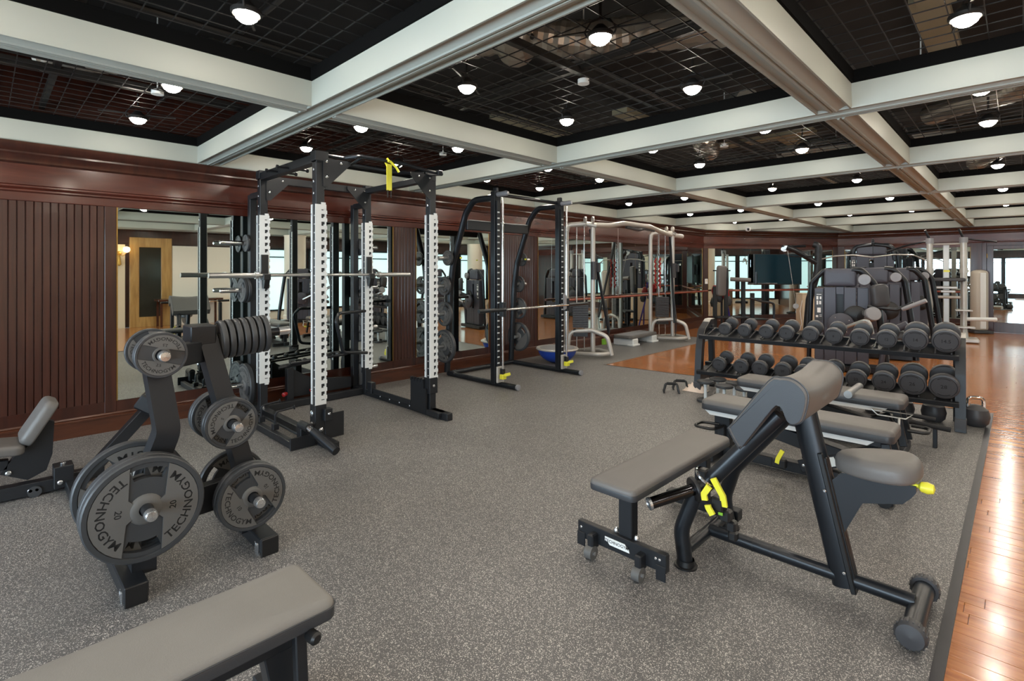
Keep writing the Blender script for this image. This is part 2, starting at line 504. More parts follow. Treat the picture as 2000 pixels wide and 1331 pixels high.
# services above the mesh
for k, (a, b_, r) in enumerate((((-1.1, .6, 3.0), (-2.4, 2.7, 2.98), .13), ((-2.9, 2.2, 3.02), (-1.2, 3.5, 3.0), .12), ((-1.9, 5.0, 3.0), (-3.0, 6.6, 3.0), .12),
                             ((-.3, 2.6, 3.0), (.9, 4.3, 3.0), .13), ((-5.2, .2, 3.05), (-4.2, 1.4, 3.0), .1), ((.4, 5.5, 3.0), (-.6, 6.6, 3.0), .1), ((-4.9, -.3, 3.0), (-2.9, -.2, 3.0), .12),
                             ((-2.4, 7.3, 3.0), (-.5, 7.9, 3.0), .12), ((.2, 8.2, 3.0), (-.5, 10.0, 3.0), .12))):
    a, b_ = V(a), V(b_); n = 46; pts = []; rs = []
    for q in range(n+1):
        s = q/n; p = a.lerp(b_, s)+V((0.12*sin(s*5+k), 0.10*sin(s*4+2*k), .03*sin(s*9))); pts.append(p); rs.append(r*(1+.07*(q % 2)))
    g = MB(); g.tube(pts, rs, 14); g.build('foil_duct', 'foil', ceil, 20)
g = MB()
for q in range(26):
    x = XW+.5+rd.random()*6.5; y = YF+3+rd.random()*14; s = .25+rd.random()*.5
    if far_corner(x, y): continue
    if q % 2: g.box((x, y, 3.05+.1*rd.random()), (.18, s*2, .05))
    else: g.box((x, y, 3.05+.1*rd.random()), (s*2, .2, .05))
g.build('duct_board', 'board', ceil, 0)
for q in range(9):
    g = MB(); y = -1+q*1.9+.3*rd.random(); g.cyl((XW+.1, y, 2.92+.1*(q % 2)), (XR, y+.2, 2.92+.1*(q % 2)), .016, 8); g.build('conduit', 'conduit', ceil)
for q in range(5):
    g = MB(); x = -5.0+q*1.35; g.cyl((x, YF, 2.97), (x+.1, YB-(3 if x < -4 else 0), 2.97), .02, 8); g.build('conduit', 'conduit', ceil)
# hanging wires and sprinklers
for (x, y) in ((-2.15, 2.9), (-1.0, 2.0), (-4.5, .9), (-.5, 4.6), (-2.2, 5.4), (-4.6, 3.6), (-1.7, 7.7), (.4, 4.9)):
    g = MB(); g.cyl((x, y, 2.76), (x, y, 3.3), .005, 6); g.cyl((x, y, 2.735), (x, y, 2.765), .04, 14); g.build('sprinkler', 'label', ceil)

# walls -------------------------------------------------------------------
def bead_run(root, x0, x1, cnt=[0]):
    n = max(1, round((x1-x0)/.0515)); w_ = (x1-x0)/n
    bm = MB(); ww = w_-.0035
    bm.sweep([(0, 0, .17), (0, 0, 2.11)], [(-ww/2, .012), (-ww/2, -.003), (-ww/2+.004, -.008), (ww/2-.004, -.008), (ww/2, -.003), (ww/2, .012)], up=(0, 1, 0))
    pr = None
    for k in range(n):
        if pr is None: pr = bm.build('bead_board', 'wallb', root, 25); o = pr
        else: o = pr.copy(); COL.objects.link(o)
        o.location = (x0+w_*(k+.5), 0.004, 0)
def wall_frame(name, side, p0, p1, z1=3.3):
    p0, p1 = V((p0[0], p0[1], 0)), V((p1[0], p1[1], 0)); d = p1-p0; L_ = d.length; a = atan2(d.y, d.x)
    r = sroot(name); r.location = p0; r.rotation_euler = (0, 0, a)
    g = MB(); g.box((L_/2, .07, z1/2), (L_+.1, .1, z1)); g.build('backing', 'wall', r, 0)
    return r, L_, a
def mouldings(r, x0, x1, bname=None, base=True):
    def sw(name, prof, mat):
        g = MB(); g.sweep([(x0, 0, 0), (x1, 0, 0)], [(a, z) for a, z in prof], up=(0, 0, 1)); return g.build(name, mat, r, 30)
    # side = up x t = +y ; room at -y
    sw('top_rail', [(.02, 2.025), (-.010, 2.025), (-.014, 2.03), (-.014, 2.10), (.02, 2.10)], 'frieze')
    sw('frieze_moulding', [(.02, 2.095), (-.018, 2.095), (-.030, 2.105), (-.030, 2.118), (-.020, 2.126), (-.034, 2.138), (-.034, 2.150), (-.022, 2.160), (-.022, 2.172), (.02, 2.172)], 'frieze')
    sw('frieze', [(.02, 2.17), (-.012, 2.17), (-.012, 2.335), (.02, 2.335)], 'frieze')
    sw('crown_moulding', [(.02, 2.33), (-.016, 2.33), (-.030, 2.345), (-.034, 2.375), (-.052, 2.402), (-.058, 2.410), (-.058, 2.425), (-.075, 2.44), (-.092, 2.470), (-.098, 2.499), (.02, 2.499)], 'wall')
    if base:
        b = sroot(bname or 'baseboard'); b.location = r.location; b.rotation_euler = r.rotation_euler
        g = MB(); g.sweep([(x0, 0, 0), (x1, 0, 0)], [(.01, FZ), (-.024, FZ), (-.024, .128), (-.030, .130), (-.030, .142), (-.018, .150), (-.022, .157), (-.014, .170), (.01, .170)], up=(0, 0, 1)); g.build('board', 'base', b, 30)
        g = MB(); g.sweep([(x0, 0, 0), (x1, 0, 0)], [(.01, .168), (-.008, .168), (-.008, .268), (.01, .268)], up=(0, 0, 1)); g.build('bottom_rail', 'wall', r, 30)
def stile(r, x0, x1, z0=.17, z1=2.11, mat='wall', d=.012):
    g = MB(); g.box(((x0+x1)/2, -d/2+.004, (z0+z1)/2), (x1-x0, d+.008, z1-z0), b=.003); g.build('stile', mat, r, 0)
def mirror(r, x0, x1, label, seams=(), z0=.268, z1=2.025):
    t = thing('wall_mirror', label, 'mirror'); t.location = r.matrix_basis @ V(((x0+x1)/2, 0, z0)); t.rotation_euler = r.rotation_euler
    xs = [x0]+list(seams)+[x1]; c = (x0+x1)/2
    for a, b_ in zip(xs[:-1], xs[1:]):
        g = MB((c, 0, z0)); g.box(((a+b_)/2, -.008, (z0+z1)/2), (b_-a-.002, .010, z1-z0), b=.0015); g.build('mirror_pane', 'mirror', t, 0)
    g = MB((c, 0, z0))
    for a, b_ in ((x0-.006, x0), (x1, x1+.006)): g.box(((a+b_)/2, -.009, (z0+z1)/2), (b_-a, .014, z1-z0))
    g.build('edge_strip', 'brass', t, 0)
    return t

bpy.context.view_layer.update()
WL, L1, _ = wall_frame('wall_left', 'left', (XW, YF), (XW, PA.y))
Y_ = lambda yy: yy-YF
mouldings(WL, 0, L1, 'baseboard_left')
bpy.context.view_layer.update()
bead_run(WL, Y_(-2.8), Y_(.775)); stile(WL, Y_(.775), Y_(.861)); stile(WL, 0, Y_(-2.8))
mirror(WL, Y_(.867), Y_(3.765), 'long frameless mirror behind the black power rack')
stile(WL, Y_(3.771), Y_(3.80)); bead_run(WL, Y_(3.80), Y_(4.10)); stile(WL, Y_(4.10), Y_(4.130))
mirror(WL, Y_(4.136), Y_(5.476), 'narrow wall mirror behind the left side of the smith machine')
stile(WL, Y_(5.482), Y_(5.56)); bead_run(WL, Y_(5.56), Y_(6.54)); stile(WL, Y_(6.54), Y_(6.625))
mirror(WL, Y_(6.631), Y_(13.0), 'wide wall mirror of several panes behind the silver cable machine', [Y_(8.2), Y_(9.75), Y_(11.3), Y_(12.2)])
stile(WL, Y_(13.006), L1)
WD, L2, AD = wall_frame('wall_corner', 'corner', PA, PB)
mouldings(WD, 0, L2, 'baseboard_corner')
bpy.context.view_layer.update()
stile(WD, 0, .13); stile(WD, L2-.18, L2, d=.03)
mirror(WD, .14, L2-.19, 'mirror on the slanted corner wall behind the television', [1.42, 2.86])
WB, L3, _ = wall_frame('wall_back', 'back', PB, (XR, YB))
mouldings(WB, 0, L3, 'baseboard_back', base=False)
X_ = lambda xx: xx-PB.x
b = sroot('baseboard_back'); b.location = WB.location
g = MB(); g.sweep([(0, 0, 0), (X_(-.80), 0, 0)], [(.01, FZ), (-.024, FZ), (-.024, .128), (-.030, .142), (-.018, .150), (-.014, .170), (.01, .170)]); g.build('board', 'base', b)
g = MB(); g.sweep([(0, 0, 0), (X_(-.80), 0, 0)], [(.01, .168), (-.008, .168), (-.008, .268), (.01, .268)]); g.build('bottom_rail', 'wall', WB)
bpy.context.view_layer.update()
stile(WB, 0, .17, d=.03)
mirror(WB, .18, X_(-.873), 'mirror on the back wall behind the silver pull-up station', [X_(-2.2)])
stile(WB, X_(-.867), X_(-.66), FZ, 2.11, d=.05); stile(WB, X_(1.0), L3, FZ, 2.11, d=.02)
# door in the back wall
dr = sroot('door_1'); dr.location = (-.66, YB, 0)
def dbox(nm, x0, x1, z0, z1, mat, y0=-.06, y1=.0):
    g = MB(); g.box(((x0+x1)/2, (y0+y1)/2, (z0+z1)/2), (x1-x0, y1-y0, z1-z0), b=.004); return g.build(nm, mat, dr, 0)
dbox('jamb', 0, .08, FZ, 2.11, 'wall'); dbox('jamb', 1.58, 1.66, FZ, 2.11, 'wall'); dbox('lintel', .08, 1.58, 2.04, 2.11, 'wall')
dbox('door_stile', .085, .20, FZ+.01, 2.035, 'wall', -.045); dbox('door_stile', 1.46, 1.575, FZ+.01, 2.035, 'wall', -.045)
dbox('door_rail', .20, 1.46, 1.955, 2.035, 'wall', -.045); dbox('door_rail', .20, 1.46, FZ+.01, .228, 'wall', -.045)
dbox('door_glass', .20, 1.46, .228, 1.955, 'mirror', -.030, -.02)
g = MB(); g.cyl((.09, -.05, .42), (.09, -.05, .52), .008, 8); g.cyl((.09, -.05, 1.75), (.09, -.05, 1.85), .008, 8); g.build('hinge', 'brass', dr)
# right wall: windows, cream wall, glazed wooden entrance
WR, L4, _ = wall_frame('wall_right', 'right', (XR, YB), (XR, YF))
R_ = lambda yy: YB-yy
def window(n, r, x0, x1, mat, z0=.22, z1=2.12):
    wn = sroot('window_%d' % n); wn.location = r.matrix_basis @ V(((x0+x1)/2, 0, 0)); wn.rotation_euler = r.rotation_euler
    hw = (x1-x0)/2
    g = MB(); g.box((0, -.002, (z0+z1)/2), (2*hw-.08, .012, z1-z0-.08)); g.build('pane', mat, wn, 0)
    g = MB()
    for s in (-1, 1): g.box((s*(hw-.03), -.015, (z0+z1)/2), (.06, .05, z1-z0), b=.004)
    g.box((0, -.015, z0+.02), (2*hw, .05, .05), b=.004); g.box((0, -.015, z1-.02), (2*hw, .05, .05), b=.004)
    g.box((0, -.015, 1.86), (2*hw, .04, .035))
    g.build('window_frame', 'framegl', wn, 0)
nw = 1
bpy.context.view_layer.update()
g = MB(); g.box((L4/2, .01, 2.33), (L4, .03, .36)); g.build('valance', 'wall', WR, 0)
g = MB(); g.box((R_(10.9), .01, .1), (11.6, .03, .24)); g.build('sill_wall', 'cream', WR, 0)
yy = 16.6
while yy > 5.4:
    window(nw, WR, R_(yy), R_(yy-1.5), 'pane'); nw += 1; yy -= 1.56
g = MB(); g.box((R_(4.40), -.02, 1.05), (1.66, .06, 2.12)); g.build('plaster_panel', 'cream', WR, 0)
dd = sroot('door_2'); dd.location = (XR, 3.08, 0); dd.rotation_euler = (0, 0, -pi/2)
def ebox(nm, x0, x1, z0, z1, mat, y0=-.06, y1=.0):
    g = MB(); g.box(((x0+x1)/2, (y0+y1)/2, (z0+z1)/2), (x1-x0, y1-y0, z1-z0), b=.004); return g.build(nm, mat, dd, 0)
ebox('jamb', -.48, -.24, FZ, 2.3, 'gold'); ebox('jamb', .24, .44, FZ, 2.3, 'gold'); ebox('lintel', -.24, .24, 2.05, 2.3, 'gold')
ebox('door_glass', -.24, .24, .25, 2.05, 'glass', -.04, -.02); ebox('door_rail', -.24, .24, FZ, .25, 'gold')
g = MB(); g.box((R_(-.7), -.01, 1.05), (6.5, .04, 2.12)); g.build('wood_panelling', 'cream2', WR, 0)
# columns by the windows
for k, yy in enumerate((6.6, 10.2, 13.8)):
    g = MB(); g.lathe([(.33, FZ), (.33, .12), (.30, .14), (.30, 2.45), (.32, 2.5)], (3.85, yy, 0), seg=32); o = g.build('trim_%d' % (k+1), 'cream'); struct(o)
# front wall (behind the camera): tall bright windows
WF, L5, _ = wall_frame('wall_front', 'front', (XR, YF), (XW, YF))
bpy.context.view_layer.update()
g = MB(); g.box((L5/2, .01, 2.33), (L5, .03, .36)); g.build('valance', 'wall', WF, 0)
xx = .2
while xx < L5-1.3:
    window(nw, WF, xx, xx+1.6, 'panew'); nw += 1; xx += 1.66

# ceiling lamps -------------------------------------------------------------
def lamp_proto():
    t = thing('ceiling_lamp', 'x', 'lamp')
    g = MB(); g.lathe([(.062, -.012), (.070, -.004), (.070, .010), (.056, .014), (.040, .036), (.022, .055), (.0001, .060)], seg=20, capped=False); g.build('housing', 'conduit', t)
    g = MB(); g.lathe([(.0001, -.050), (.028, -.044), (.048, -.028), (.058, -.004)], seg=20, capped=False); g.build('lens', 'lens', t)
    g = MB(); g.tube([(-.072, 0, 0), (-.085, 0, .03), (-.05, 0, .08), (0, 0, .09), (.05, 0, .08), (.085, 0, .03), (.072, 0, 0)], .005, 6)
    g.cyl((0, 0, .09), (0, 0, .20), .008, 8); g.box((.16, 0, .03), (.20, .012, .008)); g.box((-.16, 0, .03), (.20, .012, .008)); g.build('bracket', 'conduit', t)
    return t
lp = None
ordx = ('wall-side', 'second', 'third', 'fourth', 'fifth'); ordy = ('nearest', 'second', 'third', 'fourth', 'fifth', 'sixth', 'seventh', 'eighth')
for i in range(4):
    for j in range(9):
        cx = GX0+GS*(i-.5); cy = GY0+GS*(j-1.5)
        for qx in (-1, 1):
            for qy in (-1, 1):
                x, y = cx+qx*.54, cy+qy*.54
                if y > YB-.3 or x > XR-.3 or y < YF+.3: continue
                if far_corner(x-.25, y+.2): continue
                lab = 'round lamp, %s of four, %s coffer row from mirror wall, %s coffer away' % (('far' if qy > 0 else 'near')+('-right' if qx > 0 else '-left'), ordx[i], ordy[max(0, min(7, j-1))])
                if j == 0: lab = 'round lamp in a coffer behind the viewpoint, row %s, %s %s' % (ordx[i], 'far' if qy > 0 else 'near', 'right' if qx > 0 else 'left')
                if lp is None: lp = lamp_proto(); o = lp
                else: o = dup(lp)
                o.location = (x, y, 2.695); o['label'] = lab; o['group'] = 'round ceiling lamps in the coffers'
                o.rotation_euler = (0, 0, rd.random()*3)
# sconce by the entrance
t = thing('wall_sconce', 'glowing brass wall sconce beside the wooden glass door, seen in the mirror', 'sconce', (XR-.06, 2.42, 1.88))
g = MB(); g.lathe([(.06, 0), (.05, .02), (.0001, .03)], (0, 0, 0), (-1, 0, 0), 16, False)
for s in (-1, 1): g.tube(fillet([(-.02, 0, 0), (-.12, s*.06, -.08), (-.16, s*.13, .02)], .05), .008, 8)
g.lathe([(.0001, -.3), (.05, -.26), (.03, -.1), (.015, 0)], (-.03, 0, -.02), seg=14, capped=False); g.build('arm', 'brass', t)
for s in (-1, 1):
    g = MB(); g.lathe([(.0001, 0), (.05, .02), (.075, .07), (.06, .13), (.0001, .15)], (-.16, s*.13, .02), seg=16, capped=False); g.build('globe', 'sconce', t)

# ================================================================= EQUIPMENT
FW = (1, 0, 0)
def bolt_on(mb, p, n, r=.011, h=.007): mb.lathe([(r, 0), (r, h*.6), (r*.6, h), (.0001, h)], p, n, 10, False)

# ---- power rack ---------------------------------------------------------
RX0, RX1, RY0, RY1 = -4.235, -5.475, 1.99, 3.16
rk = thing('power_rack', 'tall black power rack with white notched uprights in front of the long mirror', 'rack', (RX0, RY0, 0))
def R(): return MB((RX0, RY0, 0))
UPS = [(RX0, RY0), (RX1, RY0), (RX1, RY1), (RX0, RY1)]
for k, (x, y) in enumerate(UPS):
    g = R(); g.box((x, y, 1.235), (.075, .075, 2.41), b=.004); g.build('upright', 'frame', rk, 0)
# notched jackets
def jacket(x, y):
    g = R(); z0, z1, n = .318, 2.006, 26
    fx = x+.0375+.004        # plate on the +X face, holes near its far edge
    st = (z1-z0)/n
    # +X face plate: strip, rungs between holes, outer edge teeth
    g.box((fx, y-.020, (z0+z1)/2), (.008, .052, z1-z0))
    for q in range(n+1):
        zc = z0+st*q
        hh = .030 if 0 < q < n else .06
        zc2 = zc if 0 < q < n else (zc+.012 if q == 0 else zc-.012)
        g.box((fx, y+.025, zc2), (.008, .038, hh))
        if 0 < q < n:
            g.box((fx, y+.032, zc+.020), (.008, .012, .014))
            g.box((fx+.0, y+.053, zc), (.008, .008, .030))
    g.box((fx, y+.043, (z0+z1)/2), (.0084, .013, z1-z0))
    # -Y face plates with a dark gap between
    fy = y-.0375-.004
    g.box((x-.029, fy, (z0+z1)/2), (.026, .008, z1-z0))
    # +Y return lip
    g.box((x-.0, y+.0415, (z0+z1)/2), (.05, .006, z1-z0))
    return g.build('notched_jacket', 'jacket', rk, 0)
for k, (x, y) in enumerate(UPS): jacket(x, y)
# dark hole backing strips and height marks
for (x, y) in UPS:
    g = R()
    for q in range(22): g.box((x+.0085, y-.0385, .40+q*.072), (.008, .002, .010))
    o = g.build('height_marks', 'inkw', rk, 0); o['kind'] = 'stuff'
    for z in (2.03, 1.4, .9, .42): pass
    for zz in (1.92, 1.45, .95, .45):
        for ox in (-.029,):
            g = R(); bolt_on(g, (x+ox, y-.0455, zz), (0, -1, 0), .010); g.build('bolt', 'bolt', rk)
# base rails
def rb(p0, p1, w_=.07, h_=.07, name='base_rail', mat='frame'):
    g = R(); g.bar(p0, p1, w_, h_, b=.004); return g.build(name, mat, rk, 0)
rb((-5.78, RY0, .035), (-3.93, RY0, .035)); rb((-5.78, RY1, .035), (-3.93, RY1, .035))
rb((-5.52, RY0+.037, .04), (-5.52, RY1-.037, .04)); rb((-5.45, 1.775, .03), (-4.20, 1.775, .03), .05, .06)
rb((-5.42, 1.78, .03), (-5.42, RY0-.04, .03), .05, .05)
g = R(); g.box((-4.17, 1.83, .055), (.012, .21, .10), b=.003); g.build('end_plate', 'frame', rk, 0)
g = R(); g.cyl((-5.3, 1.86, .075), (-4.3, 1.86, .075), .010, 8); g.build('band_rod', 'frame', rk)
for xx in (-4.98, -4.66):
    g = R(); g.box((xx, 1.80, .085), (.05, .05, .05), b=.003)
    g.tube(fillet([(xx, 1.80, .10), (xx, 1.80, .21), (xx+.03, 1.95, .23)], .04), .009, 8); g.lathe([(.02, 0), (.02, .006), (.0001, .006)], (xx+.03, 1.95, .23), (0.1, 1, 0), 10); g.build('band_hook', 'frame', rk)
# landmine sleeve
g = R(); g.cyl((-4.28, 1.86, .17), (-4.12, 1.86, .17), .035, 16); g.box((-4.25, 1.86, .12), (.08, .06, .12), b=.004); g.build('pivot_housing', 'frame', rk)
g = R(); g.cyl((-4.13, 1.86, .17), (-4.07, 1.87, .155), .026, 14); g.build('pivot_pin', 'chrome', rk)
g = R(); g.tube([(-4.07, 1.87, .155), (-3.80, 1.93, .045)], .034, 18); g.lathe([(.034, 0), (.028, 0), (.028, -.05), (.0001, -.05)], (-3.80, 1.93, .045), (.92, .2, -.37), 18, False); g.build('landmine_tube', 'framegl', rk)
# foot block with band pegs, plates at the front uprights
g = R(); g.box((RX0, RY0, .19), (.10, .10, .27), b=.004); g.box((RX0+.055, RY0+.05, .24), (.07, .07, .10), b=.004); g.build('foot_sleeve', 'frame', rk, 0)
for p, n, r in (((RX0, RY0-.051, .255), (0, -1, 0), .026), ((RX0, RY0-.051, .17), (0, -1, 0), .016), ((RX0+.051, RY0, .12), (1, 0, 0), .018), ((RX0+.092, RY0+.05, .25), (1, 0, 0), .012)):
    g = R(); g.lathe([(r, 0), (r, .008), (r*.5, .016), (.0001, .018)], p, n, 14, False); g.build('bolt', 'bolt', rk)
g = R(); g.box((RX0+.05, RY0+.12, .135), (.012, .17, .21), b=.003); g.box((RX0+.03, RY0+.07, .12), (.05, .05, .18), b=.003); g.build('side_plate', 'frame', rk, 0)
g = R(); g.box((RX0+.12, RY1-.02, .045), (.20, .11, .05), b=.004); g.build('foot_plate', 'frame', rk, 0)
g = R(); g.prism([(-.20, 0), (.06, 0), (.06, .24), (.02, .24), (.02, .33), (-.20, .30)], .02, frame((RX0-.05, RY1-.06, .03), (1, 0, 0), (0, 0, 1)))
for q in range(5): g.box((RX0-.24+q*.05, RY1-.06, .345), (.022, .03, .035))
g.box((RX0, RY1, .30), (.10, .10, .16), b=.004); g.build('band_bracket', 'frame', rk, 0)
g = R(); bolt_on(g, (RX0+.05, RY1, .3), (1, 0, 0), .014); g.build('bolt', 'bolt', rk)
for q in range(4):
    g = R(); bolt_on(g, (-4.55-q*.19, RY1-.036, .04), (0, -1, 0), .011); g.build('bolt', 'bolt', rk)
g = R(); g.bar((-4.5, RY1-.06, .09), (-5.2, RY1-.10, .11), .02, .05); g.box((-5.2, RY1-.1, .14), (.09, .06, .12), b=.004); g.build('peg_tray', 'frame', rk, 0)
for (x, y) in UPS[1:3]:
    g = R(); g.lathe([(.018, 0), (.018, .008), (.009, .012), (.009, .03), (.0001, .034)], (x+.07, y-.02, .07), (0, 0, 1), 10, False); g.build('bolt', 'bolt', rk)
# top frame
rb((RX1-.04, RY0, 2.395), (RX0+.04, RY0, 2.395), .075, .075, 'top_beam'); rb((RX1-.04, RY1, 2.375), (RX0+.04, RY1, 2.375), .075, .06, 'top_beam')
rb((RX1, RY0+.037, 2.375), (RX1, RY1-.037, 2.375), .06, .075, 'top_beam')
for (x, y, sy) in ((RX0, RY0, 1), (RX0, RY1, -1), (RX1, RY0, 1), (RX1, RY1, -1)):
    g = R(); g.prism([(0, 0), (.25, 0), (.25, -.03), (.04, -.24), (0, -.24)], .010, frame((x+.043 if x == RX0 else x+.043, y+sy*.02, 2.40), (0, sy, 0), (0, 0, 1))); g.build('gusset', 'frame', rk, 0)
    for q, (a, b_) in enumerate(((.03, -.03), (.16, -.03), (.03, -.16))):
        g = R(); bolt_on(g, (x+.049, y+sy*(.02+a), 2.40+b_), (1, 0, 0)); g.build('bolt', 'bolt', rk)
    for zz in (2.41, 2.30, 2.20, 2.10):
        g = R(); bolt_on(g, (x, y-.0385, zz), (0, -1, 0), .012); g.build('bolt', 'bolt', rk)
for (x, y) in ((RX0, RY0), (RX1, RY0)):
    g = R(); g.box((x, y+.01, 2.412), (.095, .12, .085), b=.004); g.build('top_bracket', 'frame', rk, 0)
for xx in (-4.75, -5.0):
    g = R(); g.cyl((xx, RY0-.13, 2.38), (xx, RY0+.13, 2.38), .010, 8)
    for s in (-1, 1): g.cyl((xx, RY0+s*.13, 2.38), (xx, RY0+s*.145, 2.38), .018, 10)
    g.build('band_peg', 'frame', rk)
# multi grip pull-up bar between the front uprights
g = R(); zt = 2.43
g.tube(fillet([(RX0+.02, RY0+.04, zt), (RX0+.02, RY0+.22, zt), (RX0+.10, RY0+.32, zt+.02), (RX0+.10, RY1-.36, zt+.02), (RX0+.16, RY1-.16, zt-.02), (RX0+.16, RY1+.02, zt-.03)], .06), .016, 10); g.build('pull_up_bar', 'framegl', rk)
g = R(); g.tube(fillet([(RX0-.10, RY0+.04, zt), (RX0-.12, RY0+.3, zt-.02), (RX0-.12, RY1-.3, zt-.02), (RX0-.08, RY1-.03, zt)], .06), .016, 10)
for yy in (RY0+.36, RY1-.40): g.cyl((RX0-.12, yy, zt-.02), (RX0+.10, yy, zt+.02), .013, 8)
g.build('pull_up_bar', 'framegl', rk)
g = R(); g.bar((RX0+.02, RY1-.03, 2.42), (RX0+.2, RY1-.03, 2.40), .05, .05); g.build('top_bracket', 'frame', rk, 0)
# rear storage posts with chrome pegs
for (x, y) in ((-5.76, RY0), (-5.76, RY1)):
    g = R(); g.box((x, y, 1.12), (.07, .07, 2.24), b=.004); g.build('storage_post', 'frame', rk, 0)
    rb((x+.03, y, 2.22), (RX1-.03, y, 2.22), .07, .06, 'post_link')
g = R(); g.cyl((-5.66, RY0+.06, .12), (-5.66, RY0+.06, 1.9), .009, 8); g.cyl((-5.66, RY1+.06, .12), (-5.66, RY1+.06, 1.9), .009, 8); g.build('guide_rod', 'chrome', rk)
for y, sy in ((RY0, -1), (RY1, 1)):
    for zz in (1.735, 1.245, .75, .26):
        g = R(); g.tube([(-5.76, y+sy*.03, zz), (-5.76, y+sy*.30, zz)], .024, 14); g.lathe([(.024, 0), (.020, .010), (.0001, .016)], (-5.76, y+sy*.30, zz), (0, sy, 0), 14, False)
        g.build('storage_peg', 'chrome', rk)
# J-cups carrying the bar
for (x, y) in (UPS[1], UPS[2]):
    g = R(); xx = x+.05
    g.box((xx+.005, y, 1.50), (.014, .07, .22), b=.003); g.box((xx+.03, y, 1.365), (.07, .07, .02), b=.003); g.box((xx+.07, y, 1.385), (.014, .07, .06), b=.003)
    g.prism([(-.05, 0), (.05, 0), (.02, -.09), (-.02, -.09)], .05, frame((xx+.03, y, 1.36), (1, 0, 0), (0, 0, 1))); g.build('bar_hook', 'black', rk, 0)
# barbell resting on the hooks
bb = thing('barbell', 'long bare steel barbell resting across the power rack', 'barbell', (-5.385, 2.585, 1.402))
g = MB(); g.cyl((0, -.70, 0), (0, .70, 0), .0145, 14); g.build('shaft', 'steel', bb)
for s in (-1, 1):
    g = MB(); g.cyl((0, s*.70, 0), (0, s*1.11, 0), .025, 18); g.cyl((0, s*.67, 0), (0, s*.70, 0), .036, 18); g.build('sleeve', 'steel', bb)
# yellow strap over the pull-up bar
st = thing('suspension_strap', 'yellow strap hanging from the pull-up bar of the power rack', 'strap', (RX0+.10, 2.60, 2.44))
g = MB((RX0+.10, 2.60, 2.44)); g.box((RX0+.125, 2.60, 2.30), (.004, .055, .24)); g.tube([(RX0+.125, 2.60, 2.44), (RX0+.10, 2.60, 2.47), (RX0+.07, 2.60, 2.44), (RX0+.075, 2.63, 2.38)], .012, 8)
g.tube([(RX0+.12, 2.61, 2.45), (RX0+.13, 2.67, 2.40), (RX0+.13, 2.70, 2.36)], .011, 8); g.build('webbing', 'yellow', st)
g = MB((RX0+.10, 2.60, 2.44)); g.box((RX0+.125, 2.585, 2.15), (.004, .010, .07)); g.box((RX0+.125, 2.62, 2.15), (.004, .010, .07)); g.build('strap_end', 'black', st)

# ---- weight plates ---------------------------------------------------------
PLATES = {}
def plate_proto(Rr, t, num, holes=True):
    r_ = thing('weight_plate', 'x', 'weight plate')
    g = MB(); rh = .027
    g.lathe([(Rr*.885, -t*.35), (Rr*.90, -t*.5), (Rr*.975, -t*.5), (Rr, -t*.36), (Rr, t*.36), (Rr*.975, t*.5), (Rr*.90, t*.5), (Rr*.885, t*.35)], seg=48, capped=False)
    # web with two openings
    rr = [rh, Rr*.30, Rr*.60, Rr*.80, Rr*.89]; n = 48
    for q in range(n):
        a0, a1 = 2*pi*q/n, 2*pi*(q+1)/n; am = ((a0+a1)/2) % pi
        for k in range(4):
            if holes and k == 2 and abs(am-pi/2) < .37: continue
            th = t*.30
            vs = []
            for z in (-th, th):
                for a, r2 in ((a0, rr[k]), (a1, rr[k]), (a1, rr[k+1]), (a0, rr[k+1])): vs.append((r2*cos(a), r2*sin(a), z))
            g.add(vs, [(3, 2, 1, 0), (4, 5, 6, 7), (0, 1, 5, 4), (2, 3, 7, 6), (1, 2, 6, 5), (3, 0, 4, 7)])
    g.build('plate_body', 'rubber', r_, 40)
    g = MB()
    for s in (0, pi):
        for z0, z1 in ((t*.30, t*.47), (-t*.47, -t*.30)):
            pl = []; A = 1.20; sg = 1 if s == 0 else -1
            for q in range(15): a = s-A+2*A*q/14; pl.append((Rr*.885*cos(a), Rr*.885*sin(a)))
            for (u_, v_) in ((.30, .22), (.22, .15), (.22, -.15), (.30, -.22)): pl.append((sg*Rr*u_, sg*Rr*v_))
            g.prism(pl, z1-z0, z0=z0)
    o = g.build('raised_wing', 'rubber2', r_, 0); 
    g = MB()
    for s in (1, -1): g.lathe([(rh, t*.3*s), (rh, t*.56*s), (rh*1.25, t*.56*s), (Rr*.20+.012, t*.50*s), (Rr*.24+.012, t*.30*s)], seg=24, capped=False)
    g.build('hub', 'rubber2', r_, 40)
    for a0 in (0, pi):
        g = MB(); add_text(g, 'TECHNOGYM', Rr*.21, None, (-Rr*.72, a0), t*.475, 1.12); g.build('maker_name', 'ink', r_, 0)
        g = MB(); add_text(g, num, Rr*.16, None, (-Rr*.45, a0), t*.475); g.build('weight_number', 'ink', r_, 0)
    return r_
def plate(key, loc, axis, spin, label, group):
    Rr, t, num, h = {'20': (.225, .045, '20', 1), '10': (.166, .036, '10', 1), '5': (.128, .030, '5', 1), '2.5': (.104, .026, '2.5', 0), '1.25': (.09, .022, '1.25', 0)}[key]
    q = V((0, 0, 1)).rotation_difference(norm(axis)); e = (q.to_matrix() @ Matrix.Rotation(spin, 3, 'Z')).to_euler()
    if key not in PLATES:
        PLATES[key] = plate_proto(Rr, t, num, h); o = PLATES[key]
    else: o = dup(PLATES[key])
    o.location = loc; o.rotation_euler = e; o['label'] = label; o['group'] = group
    return o

